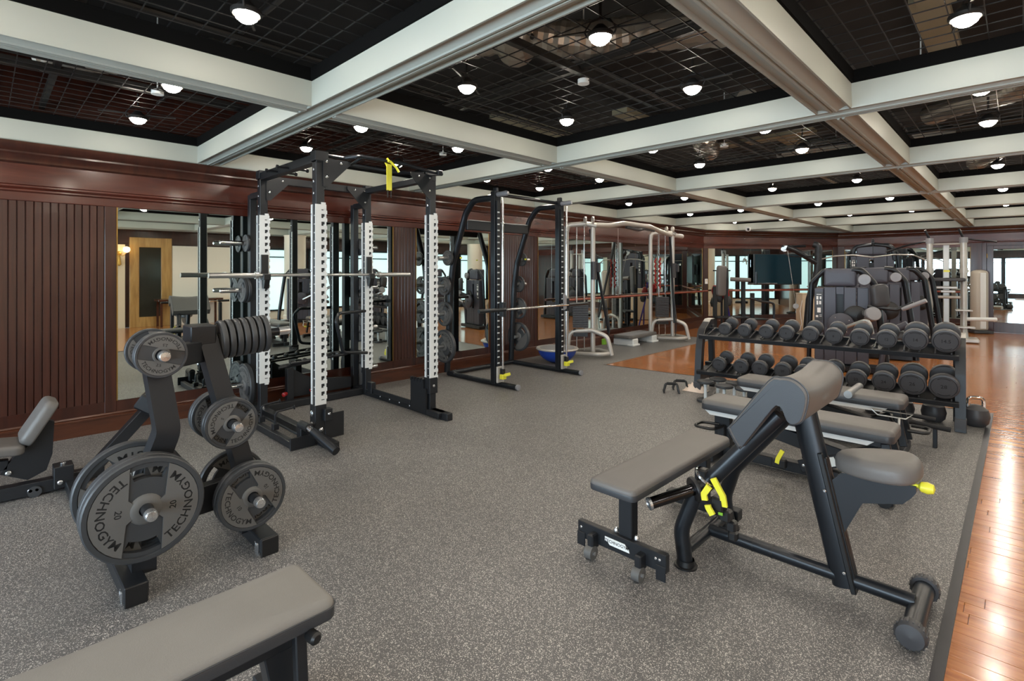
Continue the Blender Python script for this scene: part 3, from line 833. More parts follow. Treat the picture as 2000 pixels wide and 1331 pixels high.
# ---- plate tree ---------------------------------------------------------------
TX = -2.90
tr = thing('plate_tree', 'black angled plate tree rack loaded with round rubber plates, left foreground', 'weight rack', (TX, .75, 0))
def T_(): return MB((TX, .75, 0))
def tb(p0, p1, w_, h_, name, up=(0, 1, 0), mat='frame'):
    g = T_(); g.bar(p0, p1, w_, h_, up, .005); return g.build(name, mat, tr, 0)
tb((-2.73, .47, .055), (-3.45, .47, .055), .09, .07, 'foot', (0, 0, 1)); tb((-2.74, 1.03, .055), (-3.45, 1.03, .055), .09, .07, 'foot', (0, 0, 1))
for yy in (.47, 1.03):
    g = T_(); g.box((-2.735, yy, .045), (.012, .085, .088), b=.003); g.build('foot_cap', 'black', tr, 0)
    g = T_(); g.box((-2.79, yy-.04, .03), (.05, .012, .06)); bolt_on(g, (-2.79, yy-.046, .05), (0, -1, 0), .012); g.build('foot_glide', 'bolt', tr)
# left column: kinked, side profile in the XZ plane
def column(pts, wy, dx, name, yv):
    g = T_(); g.sweep(fillet(pts, .12, 4), sq(wy, dx), up=(1, 0, 0)); return g.build(name, 'frame', tr, 25)
column([(-2.90, .52, .07), (-2.90, .52, .42), (-2.865, .61, .70), (-2.93, .56, 1.12)], .095, .10, 'column', 0)
column([(-2.98, 1.0, .07), (-2.97, .98, .40), (-3.02, .90, .75), (-3.09, .82, 1.14)], .085, .12, 'column', 0)
g = T_(); g.box((-3.09, .805, 1.115), (.15, .12, .10), frame((0, 0, 0), (1, 0, 0), (0, 1, 0)), .006); g.build('column_head', 'frame', tr, 0)
tb((-2.93, .60, 1.03), (-3.06, .80, 1.03), .07, .11, 'cross_bar', (0, 0, 1)); tb((-2.93, .55, .30), (-2.97, .98, .30), .06, .14, 'cross_bar', (0, 0, 1))
g = T_(); g.box((-2.985, .525, .46), (.003, .05, .22), frame((0, 0, 0), (1, 0, 0), (0, 1, 0))); g.build('warning_label', 'label', tr, 0)
g = T_(); g.box((-2.90, .474, .47), (.05, .004, .22)); g.build('warning_label', 'label', tr, 0)
PEG = [('20', -2.88, .50, .42), ('10', -2.98, .965, .30), ('5', -3.02, .90, .665), ('2.5', -2.93, .575, 1.065)]
for k, x, y, z in PEG:
    xf = {'20': -2.60, '10': -2.68, '5': -2.79, '2.5': -2.73}[k]
    g = T_(); g.cyl((x-.20, y, z), (xf-.03, y, z), .0235, 18); g.build('peg', 'framegl', tr)
    g = T_(); g.lathe([(.0245, -.03), (.0245, 0), (.020, .008), (.0001, .010)], (xf, y, z), (1, 0, 0), 18, False); g.build('peg_tip', 'bolt', tr)
g = T_(); g.cyl((-3.08, .80, 1.07), (-3.06, 1.22, 1.10), .0235, 18); g.build('peg', 'framegl', tr)
g = T_(); g.cyl((-3.06, 1.20, 1.10), (-3.057, 1.26, 1.103), .0245, 18); g.build('peg_tip', 'bolt', tr)
GT = 'rubber plates on the plate tree'
plate('20', (-2.725, .50, .415), FW, pi/2-.08, 'outermost large 20 plate facing the viewer, low on left of plate tree', GT)
plate('20', (-2.775, .50, .415), FW, pi/2+.35, 'large 20 plate right behind the outermost one on the plate tree', GT)
plate('20', (-3.02, .50, .415), FW, pi/2+.9, 'large 20 plate on the rear side of the plate tree', GT)
plate('10', (-2.80, .965, .30), FW, pi/2+.5, 'outermost medium 10 plate at lower right of plate tree', GT)
plate('10', (-2.84, .965, .30), FW, pi/2+1.75, 'middle plate of the lower right stack on the plate tree', GT)
plate('10', (-3.10, .965, .30), FW, pi/2+1.15, 'medium plate behind the column at lower right of plate tree', GT)
plate('5', (-2.90, .90, .665), FW, pi/2+2.5, 'outermost small 5 plate halfway up right of the plate tree', GT)
plate('5', (-2.935, .90, .665), FW, pi/2+1.3, 'second small plate halfway up right of the plate tree', GT)
plate('5', (-3.13, .90, .665), FW, pi/2+.2, 'small plate behind the right column, halfway up the plate tree', GT)
plate('5', (-3.165, .90, .665), FW, pi/2+2.2, 'rearmost small plate behind the right column of the plate tree', GT)
plate('2.5', (-2.80, .575, 1.065), FW, pi/2+1.3, 'outermost small plate at the top left of the plate tree', GT)
plate('2.5', (-2.83, .575, 1.065), FW, pi/2-1.2, 'second small plate at the top left of the plate tree', GT)
plate('2.5', (-3.02, .575, 1.065), FW, pi/2+.5, 'small plate behind the column at top left of plate tree', GT)
ax = V((.02, .42, .03)).normalized()
nm = ('first', 'second', 'third', 'fourth', 'fifth', 'sixth', 'seventh')
for k in range(7):
    p = V((-3.075, .905+k*.036, 1.078+k*.0026))
    plate('2.5', p, ax, k*.7, '%s from the column in the row of small plates atop the plate tree' % nm[k], GT)
GR = 'rubber plates on the power rack'
Yn, Yp = (0, -1, 0), (0, 1, 0)
for key, y, z, ax_, lab in (('1.25', 1.93, 1.735, Yn, 'small plate on the top left storage peg of the power rack'),
        ('5', 1.93, 1.245, Yn, 'plate on the second left storage peg of the power rack'), ('5', 1.965-.07, 1.245, Yn, 'front plate of two on second left storage peg of power rack'),
        ('20', 1.92, .26, Yn, 'large plate on the lowest left storage peg of the power rack'),
        ('2.5', 3.22, 1.735, Yp, 'small plate on top right storage peg of the power rack'), ('5', 3.22, 1.245, Yp, 'plate on second right storage peg of the power rack'),
        ('10', 3.22, .75, Yp, 'medium plate on third right storage peg of the power rack'), ('20', 3.23, .26, Yp, 'large plate on lowest right storage peg of the power rack')):
    plate(key, (-5.76, y, z), ax_, 1.0+z, lab, GR)

# accessory tray and seat in the rear of the rack, under the mirror
ac = thing('accessory_bench', 'low black accessory stand with red knobs inside the power rack by the mirror', 'stand', (-5.68, 2.55, 0))
A_ = lambda: MB((-5.68, 2.55, 0))
for yy in (2.32, 2.62):
    g = A_(); g.bar((-5.62, yy, 0), (-5.62, yy, .40), .07, .07, b=.004); g.build('leg', 'frame', ac, 0)
    g = A_(); g.lathe([(.018, 0), (.022, .02), (.022, .05), (.0001, .055)], (-5.58, yy-.05, .14), (.6, -.8, 0), 12, False); g.build('knob', 'red', ac)
g = A_(); g.prism([(0, 0), (.75, 0), (.75, .12), (.3, .16), (0, .34)], .05, frame((-5.66, 2.30, .08), (0, 1, 0), (0, 0, 1))); g.build('side_frame', 'frame', ac, 0)
g = A_(); g.tube(fillet([(-5.60, 2.2, .42), (-5.60, 2.5, .44), (-5.72, 2.9, .50), (-5.5, 2.95, .50), (-5.55, 2.3, .46)], .05), .016, 8); g.tube([(-5.7, 2.25, .42), (-5.7, 3.0, .47)], .014, 8); g.build('handle_frame', 'framegl', ac)
g = A_()
for k in range(5): g.lathe([(.03, 0), (.03, .03), (.015, .05)], (-5.62, 2.35+k*.13, .43+.01*k), (0, .3, 1), 10)
g.build('grip_rest', 'black', ac)
# dip handles on the rear right upright
g = R(); g.tube(fillet([(-5.44, 3.12, .98), (-5.36, 2.75, .98), (-5.32, 2.70, .90), (-5.32, 2.78, .55), (-5.40, 3.12, .50)], .06), .018, 10); g.build('dip_handle', 'framegl', rk)

# ---- foreground flat bench ---------------------------------------------------------
fb = thing('flat_bench', 'flat grey padded bench cut off at the bottom left corner of the picture', 'bench', (-1.63, .1, 0))
Fb = lambda: MB((-1.63, .1, 0))
g = Fb(); g.pad(rrect(-.148, -.72, .148, .66, .035, 5), .055, .022, frame((-1.632, .10, .455), (1, 0, 0), (0, 1, 0)), 5, .004); g.build('cushion', 'padlight', fb, 60)
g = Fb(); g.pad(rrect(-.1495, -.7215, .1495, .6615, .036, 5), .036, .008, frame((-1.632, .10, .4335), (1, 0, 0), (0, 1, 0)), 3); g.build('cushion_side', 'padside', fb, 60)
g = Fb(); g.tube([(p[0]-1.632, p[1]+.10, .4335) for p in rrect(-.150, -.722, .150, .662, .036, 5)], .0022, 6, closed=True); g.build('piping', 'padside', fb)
g = Fb(); g.box((-1.632, .10, .388), (.10, 1.3, .03), b=.004); g.box((-1.632, .10, .335), (.08, 1.2, .08), b=.006); g.build('spine', 'frame', fb, 0)
for yy in (.66, -.5):
    g = Fb(); g.bar((-1.632, yy-.03, .33), (-1.632, yy+.02, .06), .10, .07, (1, 0, 0)); g.build('leg', 'frame', fb, 0)
    g = Fb(); g.bar((-1.87, yy+.02, .035), (-1.39, yy+.02, .035), .07, .07); g.build('foot', 'frame', fb, 0)
for zz, yy in ((.385, .712), (.15, .70)):
    g = Fb(); g.lathe([(.016, 0), (.018, .006), (.018, .035), (.012, .042), (.0001, .044)], (-1.49, yy-.04, zz), (1, .15, 0), 16, False); g.build('knob', 'black', fb)
for a_, b_ in ((-1.53, -1.50), (-1.74, -1.76)):
    g = Fb(); g.bar((a_, .66, .385), (b_, .66, .05), .03, .035, (0, 1, 0)); g.build('side_frame', 'frame', fb, 0)

# ---- decline bench at far left ----------------------------------------------------
lb = thing('incline_bench', 'black bench with tilted back cushion and slanted foot strut at the left edge', 'bench', (-4.55, .05, 0))
Lb = lambda: MB((-4.55, .05, 0))
g = Lb(); m_ = frame((-4.60, .255, .475), (1, 0, 0), (0, .50, .87))
g.pad(rrect(-.14, -.145, .14, .145, .05, 4), .07, .03, m_ @ Matrix.Translation((0, 0, .03)), 5, .006); g.build('back_cushion', 'pad', lb, 60)
g = Lb(); g.pad(rrect(-.15, -.62, .15, .20, .05, 4), .06, .025, frame((-4.60, -.0, .375), (1, 0, 0), (0, 1, -.12)), 5, .004); g.build('seat_cushion', 'pad', lb, 60)
g = Lb(); g.prism([(-.10, .05), (.03, -.02), (.12, .02), (.15, .12), (.16, .33), (.10, .36), (.06, .22), (-.02, .16)], .06, frame((-4.60, .18, .12), (0, 1, 0), (0, 0, 1))); g.build('hinge_plate', 'frame', lb, 0)
g = Lb(); g.bar((-4.6, -.7, .30), (-4.6, .12, .22), .06, .06); g.bar((-4.6, -1.0, .05), (-4.55, .36, .05), .08, .08); g.build('spine', 'frame', lb, 0)
g = Lb(); g.bar((-4.58, .40, .055), (-4.60, .60, .055), .07, .07); g.build('front_beam', 'frame', lb, 0)
g = Lb(); g.bar((-4.60, .52, .05), (-4.60, .87, .44), .075, .075, (1, 0, 0)); g.build('foot_strut', 'frame', lb, 0)
g = Lb(); g.box((0, 0, 0), (.17, .16, .11), frame((-4.56, .87, .475), (1, -.35, 0), (.2, .8, -.55)), .012); g.build('foot_block', 'frame', lb, 0)
g = Lb(); g.bar((-4.95, .42, .04), (-4.15, .42, .04), .07, .06); g.build('foot', 'frame', lb, 0)
g = Lb(); g.box((-4.53, .38, .10), (.12, .10, .14), b=.004); g.build('joint_block', 'frame', lb, 0)
for p, n in (((-4.468, .36, .07), (1, 0, 0)), ((-4.53, .38, .172), (0, 0, 1)), ((-4.565, .12, .17), (1, 0, 0)), ((-4.51, .25, .045), (1, 0, 0)), ((-4.51, .22, .045), (1, 0, 0))):
    g = Lb(); bolt_on(g, p, n, .015, .01); g.build('bolt', 'bolt', lb)
g = Lb(); g.cyl((-4.53, .24, .035), (-4.50, .24, .035), .035, 16); g.build('wheel', 'rubber', lb)

# ---- preacher curl bench -----------------------------------------------------------
PX0, PY0 = -1.15, 2.69
pb = thing('preacher_bench', 'black tubular preacher curl bench with saddle-shaped arm cushion and yellow levers', 'bench', (PX0, PY0, 0))
Pb = lambda: MB((PX0, PY0, 0))
for yy in (2.42, 2.95):
    g = Pb(); g.tube(fillet([(-1.175, yy, .0), (-1.20, yy, .17), (-1.14, yy+(.02 if yy < 2.6 else -.02), .35), (-.78, yy+(.10 if yy < 2.6 else -.10), .80)], .16, 8), .037, 18); g.build('upright_tube', 'framegl', pb)
    g = Pb(); g.lathe([(.055, 0), (.055, .008), (.044, .010), (.041, .035)], (-1.175, yy, 0), seg=20, capped=False); g.build('foot_collar', 'black', pb)
g = Pb(); g.cyl((-1.18, 2.43, .075), (-1.18, 2.93, .075), .028, 16); g.build('cross_tube', 'framegl', pb)
g = Pb(); g.cyl((-1.17, 2.69, .085), (-.31, 2.69, .085), .031, 18); g.build('base_tube', 'framegl', pb)
for xx in (-.95, -.86): 
    g = Pb(); g.cyl((xx-.004, 2.69, .085), (xx+.004, 2.69, .085), .0325, 18); g.build('weld_ring', 'black', pb)
g = Pb(); g.cyl((-.30, 2.51, .06), (-.30, 2.87, .06), .037, 20); g.build('rear_foot', 'framegl', pb)
for s in (-1, 1):
    g = Pb(); y0 = 2.69+s*.18
    g.lathe([(.038, 0), (.050, .0), (.052, .006), (.052, .040), (.045, .052), (.0001, .058)], (-.30, y0-s*.0, .060), (0, s, 0), 24, False)
    for q in range(18):
        a = 2*pi*q/18; g.box((-.30+.052*cos(a), y0+s*.022, .060+.052*sin(a)), (.006, .034, .006))
    g.build('foot_cap', 'rubberd', pb)
# slanted rear leg
g = Pb(); g.sweep([(-.725, 2.69, .80), (-.555, 2.69, .05)], [(.045*cos(a)*.8, .055*sin(a)) for a in [2*pi*q/16 for q in range(16)]], up=(1, 0, 0)); g.build('rear_leg', 'framegl', pb)
g = Pb(); g.box((0, 0, 0), (.60, .075, .022), frame((-.585, 2.69, .33), (-.22, 0, .97), (0, 1, 0)), .004); g.box((0, 0, 0), (.56, .05, .02), frame((-.575, 2.69, .33), (-.22, 0, .97), (0, 1, 0)), .004); g.build('slide_rail', 'black', pb, 0)
for zz in (.12, .46):
    g = Pb(); bolt_on(g, (-.55-.22*(zz-.1), 2.652, zz), (0, -1, 0), .007); g.build('bolt', 'bolt', pb)
# seat
g = Pb(); g.prism([(-.02, .16), (.12, .20), (.15, .235), (.165, .26), (.165, .285), (.02, .29), (-.10, .27), (-.16, .20), (-.14, .02), (-.11, -.04)], .035, frame((-.47, 2.69, .28), (1, 0, 0), (0, 0, 1))); g.build('seat_bracket', 'frame', pb, 0)
def saddle(mb, m):
    out = []; n = 28
    for q in range(n):
        a = 2*pi*q/n; x, y = cos(a), sin(a)
        w_ = .135+.045*x; out.append((.155*abs(x)**.9*(1 if x > 0 else -1), w_*abs(y)**.8*(1 if y > 0 else -1)))
    mb.pad(out, .082, .040, m, 6, .008)
g = Pb(); saddle(g, frame((-.445, 2.69, .660), (1, 0, .10), (0, 1, 0))); g.build('seat_cushion', 'pad', pb, 70)
g = Pb(); g.cyl((-.33, 2.69, .565), (-.29, 2.69, .565), .008, 8); g.lathe([(.008, 0), (.020, .008), (.024, .03), (.018, .05), (.0001, .055)], (-.30, 2.69, .565), (1, 0, 0), 16, False); g.build('yellow_knob', 'yellow', pb)
# arm cushion: folded profile swept across
prof = [(-.958, .723), (-.918, .655), (-.905, .652), (-.895, .66), (-.77, .852), (-.742, .872), (-.725, .862), (-.705, .815), (-.685, .800), (-.655, .815), (-.640, .85),
        (-.628, .925), (-.645, .965), (-.685, .992), (-.735, .992), (-.785, .968), (-.945, .745)]
prof = [tuple(p.xy) for p in [V((0.5*((2*b[0])+(-a[0]+c[0])*t+(2*a[0]-5*b[0]+4*c[0]-d[0])*t*t+(-a[0]+3*b[0]-3*c[0]+d[0])*t**3), 0.5*((2*b[1])+(-a[1]+c[1])*t+(2*a[1]-5*b[1]+4*c[1]-d[1])*t*t+(-a[1]+3*b[1]-3*c[1]+d[1])*t**3), 0)) for a, b, c, d in [(prof[i-1], prof[i], prof[(i+1) % len(prof)], prof[(i+2) % len(prof)]) for i in range(len(prof))] for t in (0, .33, .67)]]
k = len(prof); cxp = sum(p[0] for p in prof)/k; czp = sum(p[1] for p in prof)/k
secs = []
n = 16
for q in range(n+1):
    s = q/n; y_ = 2.40+.58*s
    e = abs(2*s-1); bow = -.028*(1-e**2)            # top face dips in the middle
    ins = 0.0
    if s in (0, 1): ins = .018
    secs.append((y_, bow, ins))
vs = []; fs = []
rows_ = [(2.388, 0, .30)]+[(2.392, 0, .10)]+secs+[(2.988, 0, .10), (2.992, 0, .30)]
for (y_, bow, ins) in rows_:
    for (px_, pz_) in prof:
        dx, dz_ = px_-cxp, pz_-czp; f_ = 1-(ins if ins > .02 else ins*0)
        zz = czp+dz_*(1-ins*.25); xx = cxp+dx*(1-ins*.25)
        if pz_ > .90: zz += bow; xx += bow*.2
        vs.append((xx, y_, zz))
R_n = len(rows_)
for i in range(R_n-1):
    for q in range(k): fs.append((i*k+q, i*k+(q+1) % k, (i+1)*k+(q+1) % k, (i+1)*k+q))
g = Pb(); g.add(vs, [f[::-1] for f in fs]); g.build('arm_cushion', 'pad', pb, 65)
for r0, y_, fl in ((0, 2.3875, 1), (R_n-1, 2.9925, -1)):
    g = Pb(); vv = [V(p) for p in vs[r0*k:(r0+1)*k]]; in_ = [V((p[0]+(q.x-p[0])*.0+0, y_, p[1])) for p, q in zip(prof, vv)]
    g.add([V((p.x, y_-.004*fl*0, p.z)) for p in vv]+[V((p[0], y_+.012*fl, p[1])) for p in prof], [list(range(k))]+[(q, (q+1) % k, k+(q+1) % k, k+q) for q in range(k)]); g.build('cushion_side', 'padside', pb, 12)  # end faces: same leather as the top, shade painted in by darker colour
for y_ in (2.397, 2.983):
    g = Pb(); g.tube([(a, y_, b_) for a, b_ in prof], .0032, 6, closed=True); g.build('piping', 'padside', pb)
g = Pb(); g.box((0, 0, 0), (.26, .40, .012), frame((-.84, 2.69, .755), (.125, 0, .192), (0, 1, 0)), .003); g.box((-.74, 2.69, .84), (.05, .40, .03)); g.build('cushion_plate', 'black', pb, 0)
# barbell rest bar, chrome
g = Pb(); g.cyl((-1.27, 2.36, .345), (-1.06, 2.50, .405), .0, 4) if False else None
g = Pb(); g.tube([(-1.255, 2.22, .345), (-1.115, 2.42, .40)], .027, 22); g.build('rest_roller', 'rollerc', pb)
g = Pb(); g.lathe([(.030, -.006), (.030, .006), (.020, .008), (.019, .005), (.0001, .005)], (-1.257, 2.217, .344), (-.57, -.81, -.21), 20, False); g.build('roller_cap', 'bolt', pb)
g = Pb(); g.lathe([(.028, 0), (.055, 0), (.058, .006), (.058, .016), (.05, .02), (.028, .02)], (-1.13, 2.40, .394), (.57, .81, .21), 26, False); g.build('stop_disc', 'black', pb)
g = Pb(); g.tube([(-1.125, 2.41, .395), (-1.07, 2.46, .43)], .03, 14); g.box((-1.10, 2.45, .44), (.05, .05, .10), b=.008); g.build('rest_clamp', 'black', pb)
g = Pb(); g.lathe([(.052, 0), (.056, .004), (.056, .012), (.052, .016)], (-1.085, 2.43, .455), (.62, .1, .78), 22, False); g.build('metal_ring', 'chrome', pb)
def lever(mb, o, a, b_, s=1.0):
    mb.sweep([V(o), V(o)+V(a)*.55*s, V(o)+V(a)*s+V(b_)*s], [(.014, .006), (-.014, .006), (-.014, -.006), (.014, -.006)], up=(0, 1, 0))
g = Pb(); lever(g, (-.985, 2.42, .35), (-.01, -.01, .09), (-.035, -.01, .035)); g.build('yellow_lever', 'yellow', pb)
g = Pb(); lever(g, (-1.06, 2.38, .37), (-.01, .0, .05), (.03, 0, .02)); lever(g, (-1.05, 2.385, .35), (.01, .0, -.03), (.02, 0, -.02), .8); g.build('yellow_lever', 'yellow', pb)
g = Pb()
for q, (dx, dy, dz_, s) in enumerate(((0, 0, 0, .06), (.03, .01, -.05, .05), (.05, .03, -.10, .045), (.06, .02, -.14, .04))): g.box((-1.02+dx, 2.44+dy, .35+dz_), (s, s, s*1.1), frame((0, 0, 0), (1, 0, 0), (0, 1, 0)), .008)
g.build('clamp_body', 'black', pb, 0)
g = Pb(); g.box((-1.0, 2.412, .315), (.02, .006, .012)); g.build('release_button', 'green', pb, 0)

# ---- flat bench with wheels next to it --------------------------------------------
f2 = thing('flat_bench', 'flat black-edged bench with maker badge and small wheels, left of the preacher bench', 'bench', (-1.36, 2.58, 0))
F2 = lambda: MB((-1.36, 2.58, 0))
g = F2(); g.pad(rrect(-.125, -.55, .125, .55, .035, 5), .05, .018, frame((-1.362, 2.59, .455), (1, 0, 0), (0, 1, 0)), 5, .003); g.build('cushion', 'pad', f2, 60)
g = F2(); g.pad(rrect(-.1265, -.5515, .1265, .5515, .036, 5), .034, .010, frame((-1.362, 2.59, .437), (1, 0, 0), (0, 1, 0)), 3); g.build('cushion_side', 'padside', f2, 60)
g = F2(); g.box((-1.362, 2.59, .392), (.08, .95, .04), b=.004); g.build('spine', 'frame', f2, 0)
for yy in (2.235, 3.02):
    g = F2(); g.box((-1.385 if yy < 2.5 else -1.36, yy, .24), (.075, .06, .34), b=.004); g.build('post', 'frame', f2, 0)
g = F2(); g.box((-1.405, 2.20, .105), (.50, .035, .085), b=.003); g.build('foot_beam', 'frame', f2, 0)
g = F2(); g.box((-1.36, 3.02, .055), (.44, .07, .06), b=.004); g.build('foot_beam', 'frame', f2, 0)
g = F2(); g.box((-1.385, 2.235, .08), (.10, .08, .05), b=.003); g.build('post_base', 'frame', f2, 0)
for xx in (-1.44, -1.325):
    g = F2(); bolt_on(g, (xx, 2.215, .150), (0, 0, 1), .013, .02); g.build('bolt', 'bolt', f2)
for xx in (-1.545, -1.275):
    g = F2(); g.box((xx, 2.165, .085), (.035, .06, .075), frame((0, 0, 0), (1, 0, 0), (0, 1, 0)), .006); g.build('wheel_fork', 'frame', f2, 0)
    g = F2(); g.cyl((xx-.020, 2.145, .034), (xx+.020, 2.145, .034), .034, 22); g.build('wheel', 'rubber2', f2)
    g = F2(); g.cyl((xx+.020, 2.145, .034), (xx+.026, 2.145, .034), .010, 10); g.build('axle_cap', 'bolt', f2)
for xx in (-1.63, -1.205, -1.185):
    g = F2(); bolt_on(g, (xx, 2.182, .12), (0, -1, 0), .007); g.build('bolt', 'bolt', f2)
for xx in (-1.18, -1.63):
    g = F2(); g.box((xx, 2.180, .06), (.05, .006, .07), b=.002); g.build('foot_tab', 'frame', f2, 0)
bm_ = frame((-1.415, 2.180, .108), (1, 0, 0), (0, 0, 1))
g = F2(); pl = [(-.068, .016), (.045, .016), (.062, -.002), (.068, -.002), (.072, -.018), (-.040, -.018), (-.052, -.006), (-.068, -.004)]
g.prism(pl, .003, bm_, 0); g.build('badge_plate', 'inkw', f2, 0)
g = F2(); add_text(g, 'TECHNOGYM', .0215, bm_, None, .0036, 1.0); g.build('badge_lettering', 'ink', f2, 0)

# ---- adjustable benches --------------------------------------------------------------
def adj_bench(lab, x0, x1, xs, yc, zt, cat='bench'):
    L_ = x1-x0
    t = thing('adjustable_bench', lab, cat, ((x0+x1)/2, yc, 0)); O = lambda: MB(((x0+x1)/2, yc, 0))
    hw = .155
    for a, b_, nm_ in ((x0, xs-.008, 'seat_cushion'), (xs+.008, x1, 'back_cushion')):
        g = O(); g.pad(rrect(-(b_-a)/2, -hw, (b_-a)/2, hw, .045, 5), .075, .028, frame(((a+b_)/2, yc, zt), (1, 0, 0), (0, 1, 0)), 5, .004); g.build(nm_, 'pad', t, 60)
    for a, b_ in ((x0, xs-.008), (xs+.008, x1)):
        g = O(); g.pad(rrect(-(b_-a)/2-.0015, -hw-.0015, (b_-a)/2+.0015, hw+.0015, .046, 5), .052, .012, frame(((a+b_)/2, yc, zt-.026), (1, 0, 0), (0, 1, 0)), 3); g.build('cushion_side', 'padside', t, 60)  # lower side bands darkened to paint in the shade below the lit top
    for s in (-1, 1):
        for a, b_ in ((x0+.03, xs-.06), (xs+.02, x1-.10)):
            g = O(); m_ = frame(((a+b_)/2, yc+s*(.126), zt-.095), (1, 0, 0), (0, 0, 1))
            h_ = (b_-a)/2; g.prism([(-h_, .014), (h_, .014), (h_-.04, -.018), (-h_+.04, -.018)], .02, m_); g.build('side_trim', 'jacket', t, 0)
    g = O(); g.box(((x0+x1)/2, yc, zt-.10), (L_*.9, .20, .045), b=.004); g.build('cushion_tray', 'frame', t, 0)
    g = O(); g.box(((x0+x1)/2-.03, yc, .055), (L_-.05, .08, .07), b=.005); g.build('base_beam', 'frame', t, 0)
    g = O(); g.bar((x0+.12, yc, .06), (x0+.12, yc, zt-.11), .12, .06, (0, 1, 0)); g.box((x0+.13, yc, .20), (.05, .15, .10), b=.004); g.build('front_post', 'frame', t, 0)
    g = O(); g.bar((x0+.25, yc+.0, .33), (xs+.45, yc, .20), .10, .10, (0, 0, 1)); g.build('lift_arm', 'frame', t, 0)
    g = O(); g.bar((x1-.55, yc-.05, .08), (x1-.10, yc-.05, .27), .018, .085, (0, 0, 1)); g.bar((x1-.55, yc+.05, .08), (x1-.10, yc+.05, .27), .018, .085, (0, 0, 1)); g.build('strut', 'frame', t, 0)
    g = O(); g.bar((x1-.50, yc-.061, .10), (x1-.33, yc-.061, .172), .003, .06, (0, 0, 1), 0); g.build('warning_label', 'label', t, 0)
    for s in (-1, 1):
        g = O(); g.bar((x1-.05, yc+s*.10, zt-.09), (x1+.00, yc+s*.12, .10), .03, .05, (1, 0, 0)); g.build('rear_leg', 'frame', t, 0)
    g = O(); g.box((x1-.03, yc, .045), (.07, .40, .06), b=.005); g.build('rear_foot', 'frame', t, 0)
    g = O(); g.box((x0+.10, yc, .045), (.07, .46, .06), b=.005); g.build('front_foot', 'frame', t, 0)
    for s in (-1, 1):
        g = O(); g.cyl((x1-.04, yc+s*.175, .038), (x1-.04, yc+s*.215, .038), .038, 18); g.build('wheel', 'black', t)
    g = O(); g.tube(fillet([(x0+.10, yc-.03, .25), (x0-.03, yc-.06, .25), (x0-.03, yc-.20, .25), (x0+.12, yc-.20, .25), (x0+.14, yc-.05, .25)], .05), .011, 8); g.build('side_handle', 'black', t)
    g = O(); lever(g, (xs+.06, yc-.16, .10), (.01, 0, .05), (.02, 0, .03), 1.2); g.build('yellow_lever', 'yellow', t)
    g = O(); g.box((xs+.07, yc-.14, .10), (.09, .05, .06), b=.006); g.build('lever_base', 'black', t, 0)
    for q, (bx_, bz_) in enumerate(((x0+.30, .30), (x1-.52, .10))):
        g = O(); bolt_on(g, (bx_, yc-.075, bz_), (0, -1, 0), .011); g.build('bolt', 'bolt', t)
    return t, O
ba, _ = adj_bench('grey adjustable bench with pale side stripe, directly behind the preacher bench', -1.78, -.555, -1.28, 4.06, .455)
bb2, O2 = adj_bench('grey adjustable bench with chrome roller, nearest the dumbbell rack', -1.90, -.64, -1.30, 5.07, .455)
O2 = lambda: MB((-1.27, 5.07, 0))
g = O2(); g.cyl((-.99, 4.86, .455), (-.99, 5.28, .455), .030, 18); g.build('roller', 'steel', bb2)
for s, yy in ((-1, 4.90),):
    g = O2(); g.tube([(-.84, 4.895, .365), (-.58, 4.895, .365), (-.62, 4.895, .325), (-.80, 4.895, .325), (-.84, 4.895, .365)], .006, 6); g.build('wire_handle', 'steel', bb2)
g = O2(); g.tube(fillet([(-.66, 4.88, .33), (-.66, 4.86, .26), (-.74, 4.86, .25), (-.84, 4.86, .25)], .02), .009, 8); g.build('lever_rod', 'steel', bb2)
g = O2(); g.cyl((-.74, 4.86, .25), (-.84, 4.86, .25), .014, 10); g.build('lever_grip', 'yellow', bb2)
g = O2(); g.tube(fillet([(-.62, 4.98, .22), (-.50, 4.98, .22), (-.50, 5.16, .22), (-.62, 5.16, .22)], .05), .014, 8); g.build('rear_handle', 'black', bb2)
# foam rolled bar lying behind that bench
tb_ = thing('foot_roller_bar', 'short black padded roller bar behind the second adjustable bench', 'bar', (-.60, 5.42, .20))
g = MB((-.60, 5.42, .20))
g.cyl((-.78, 5.40, .20), (-.40, 5.44, .17), .020, 14); g.cyl((-.80, 5.47, .24), (-.50, 5.50, .22), .018, 14); g.build('roller', 'foam', tb_)
g = MB((-.60, 5.42, .20)); g.bar((-.74, 5.43, .20), (-.74, 5.43, .0), .04, .04); g.box((-.74, 5.43, .22), (.05, .12, .08), b=.004); g.build('support', 'frame', tb_, 0)
g = MB((-.60, 5.42, .20)); g.bar((-.50, 5.46, .19), (-.50, 5.46, .0), .03, .03); g.build('support', 'frame', tb_, 0)

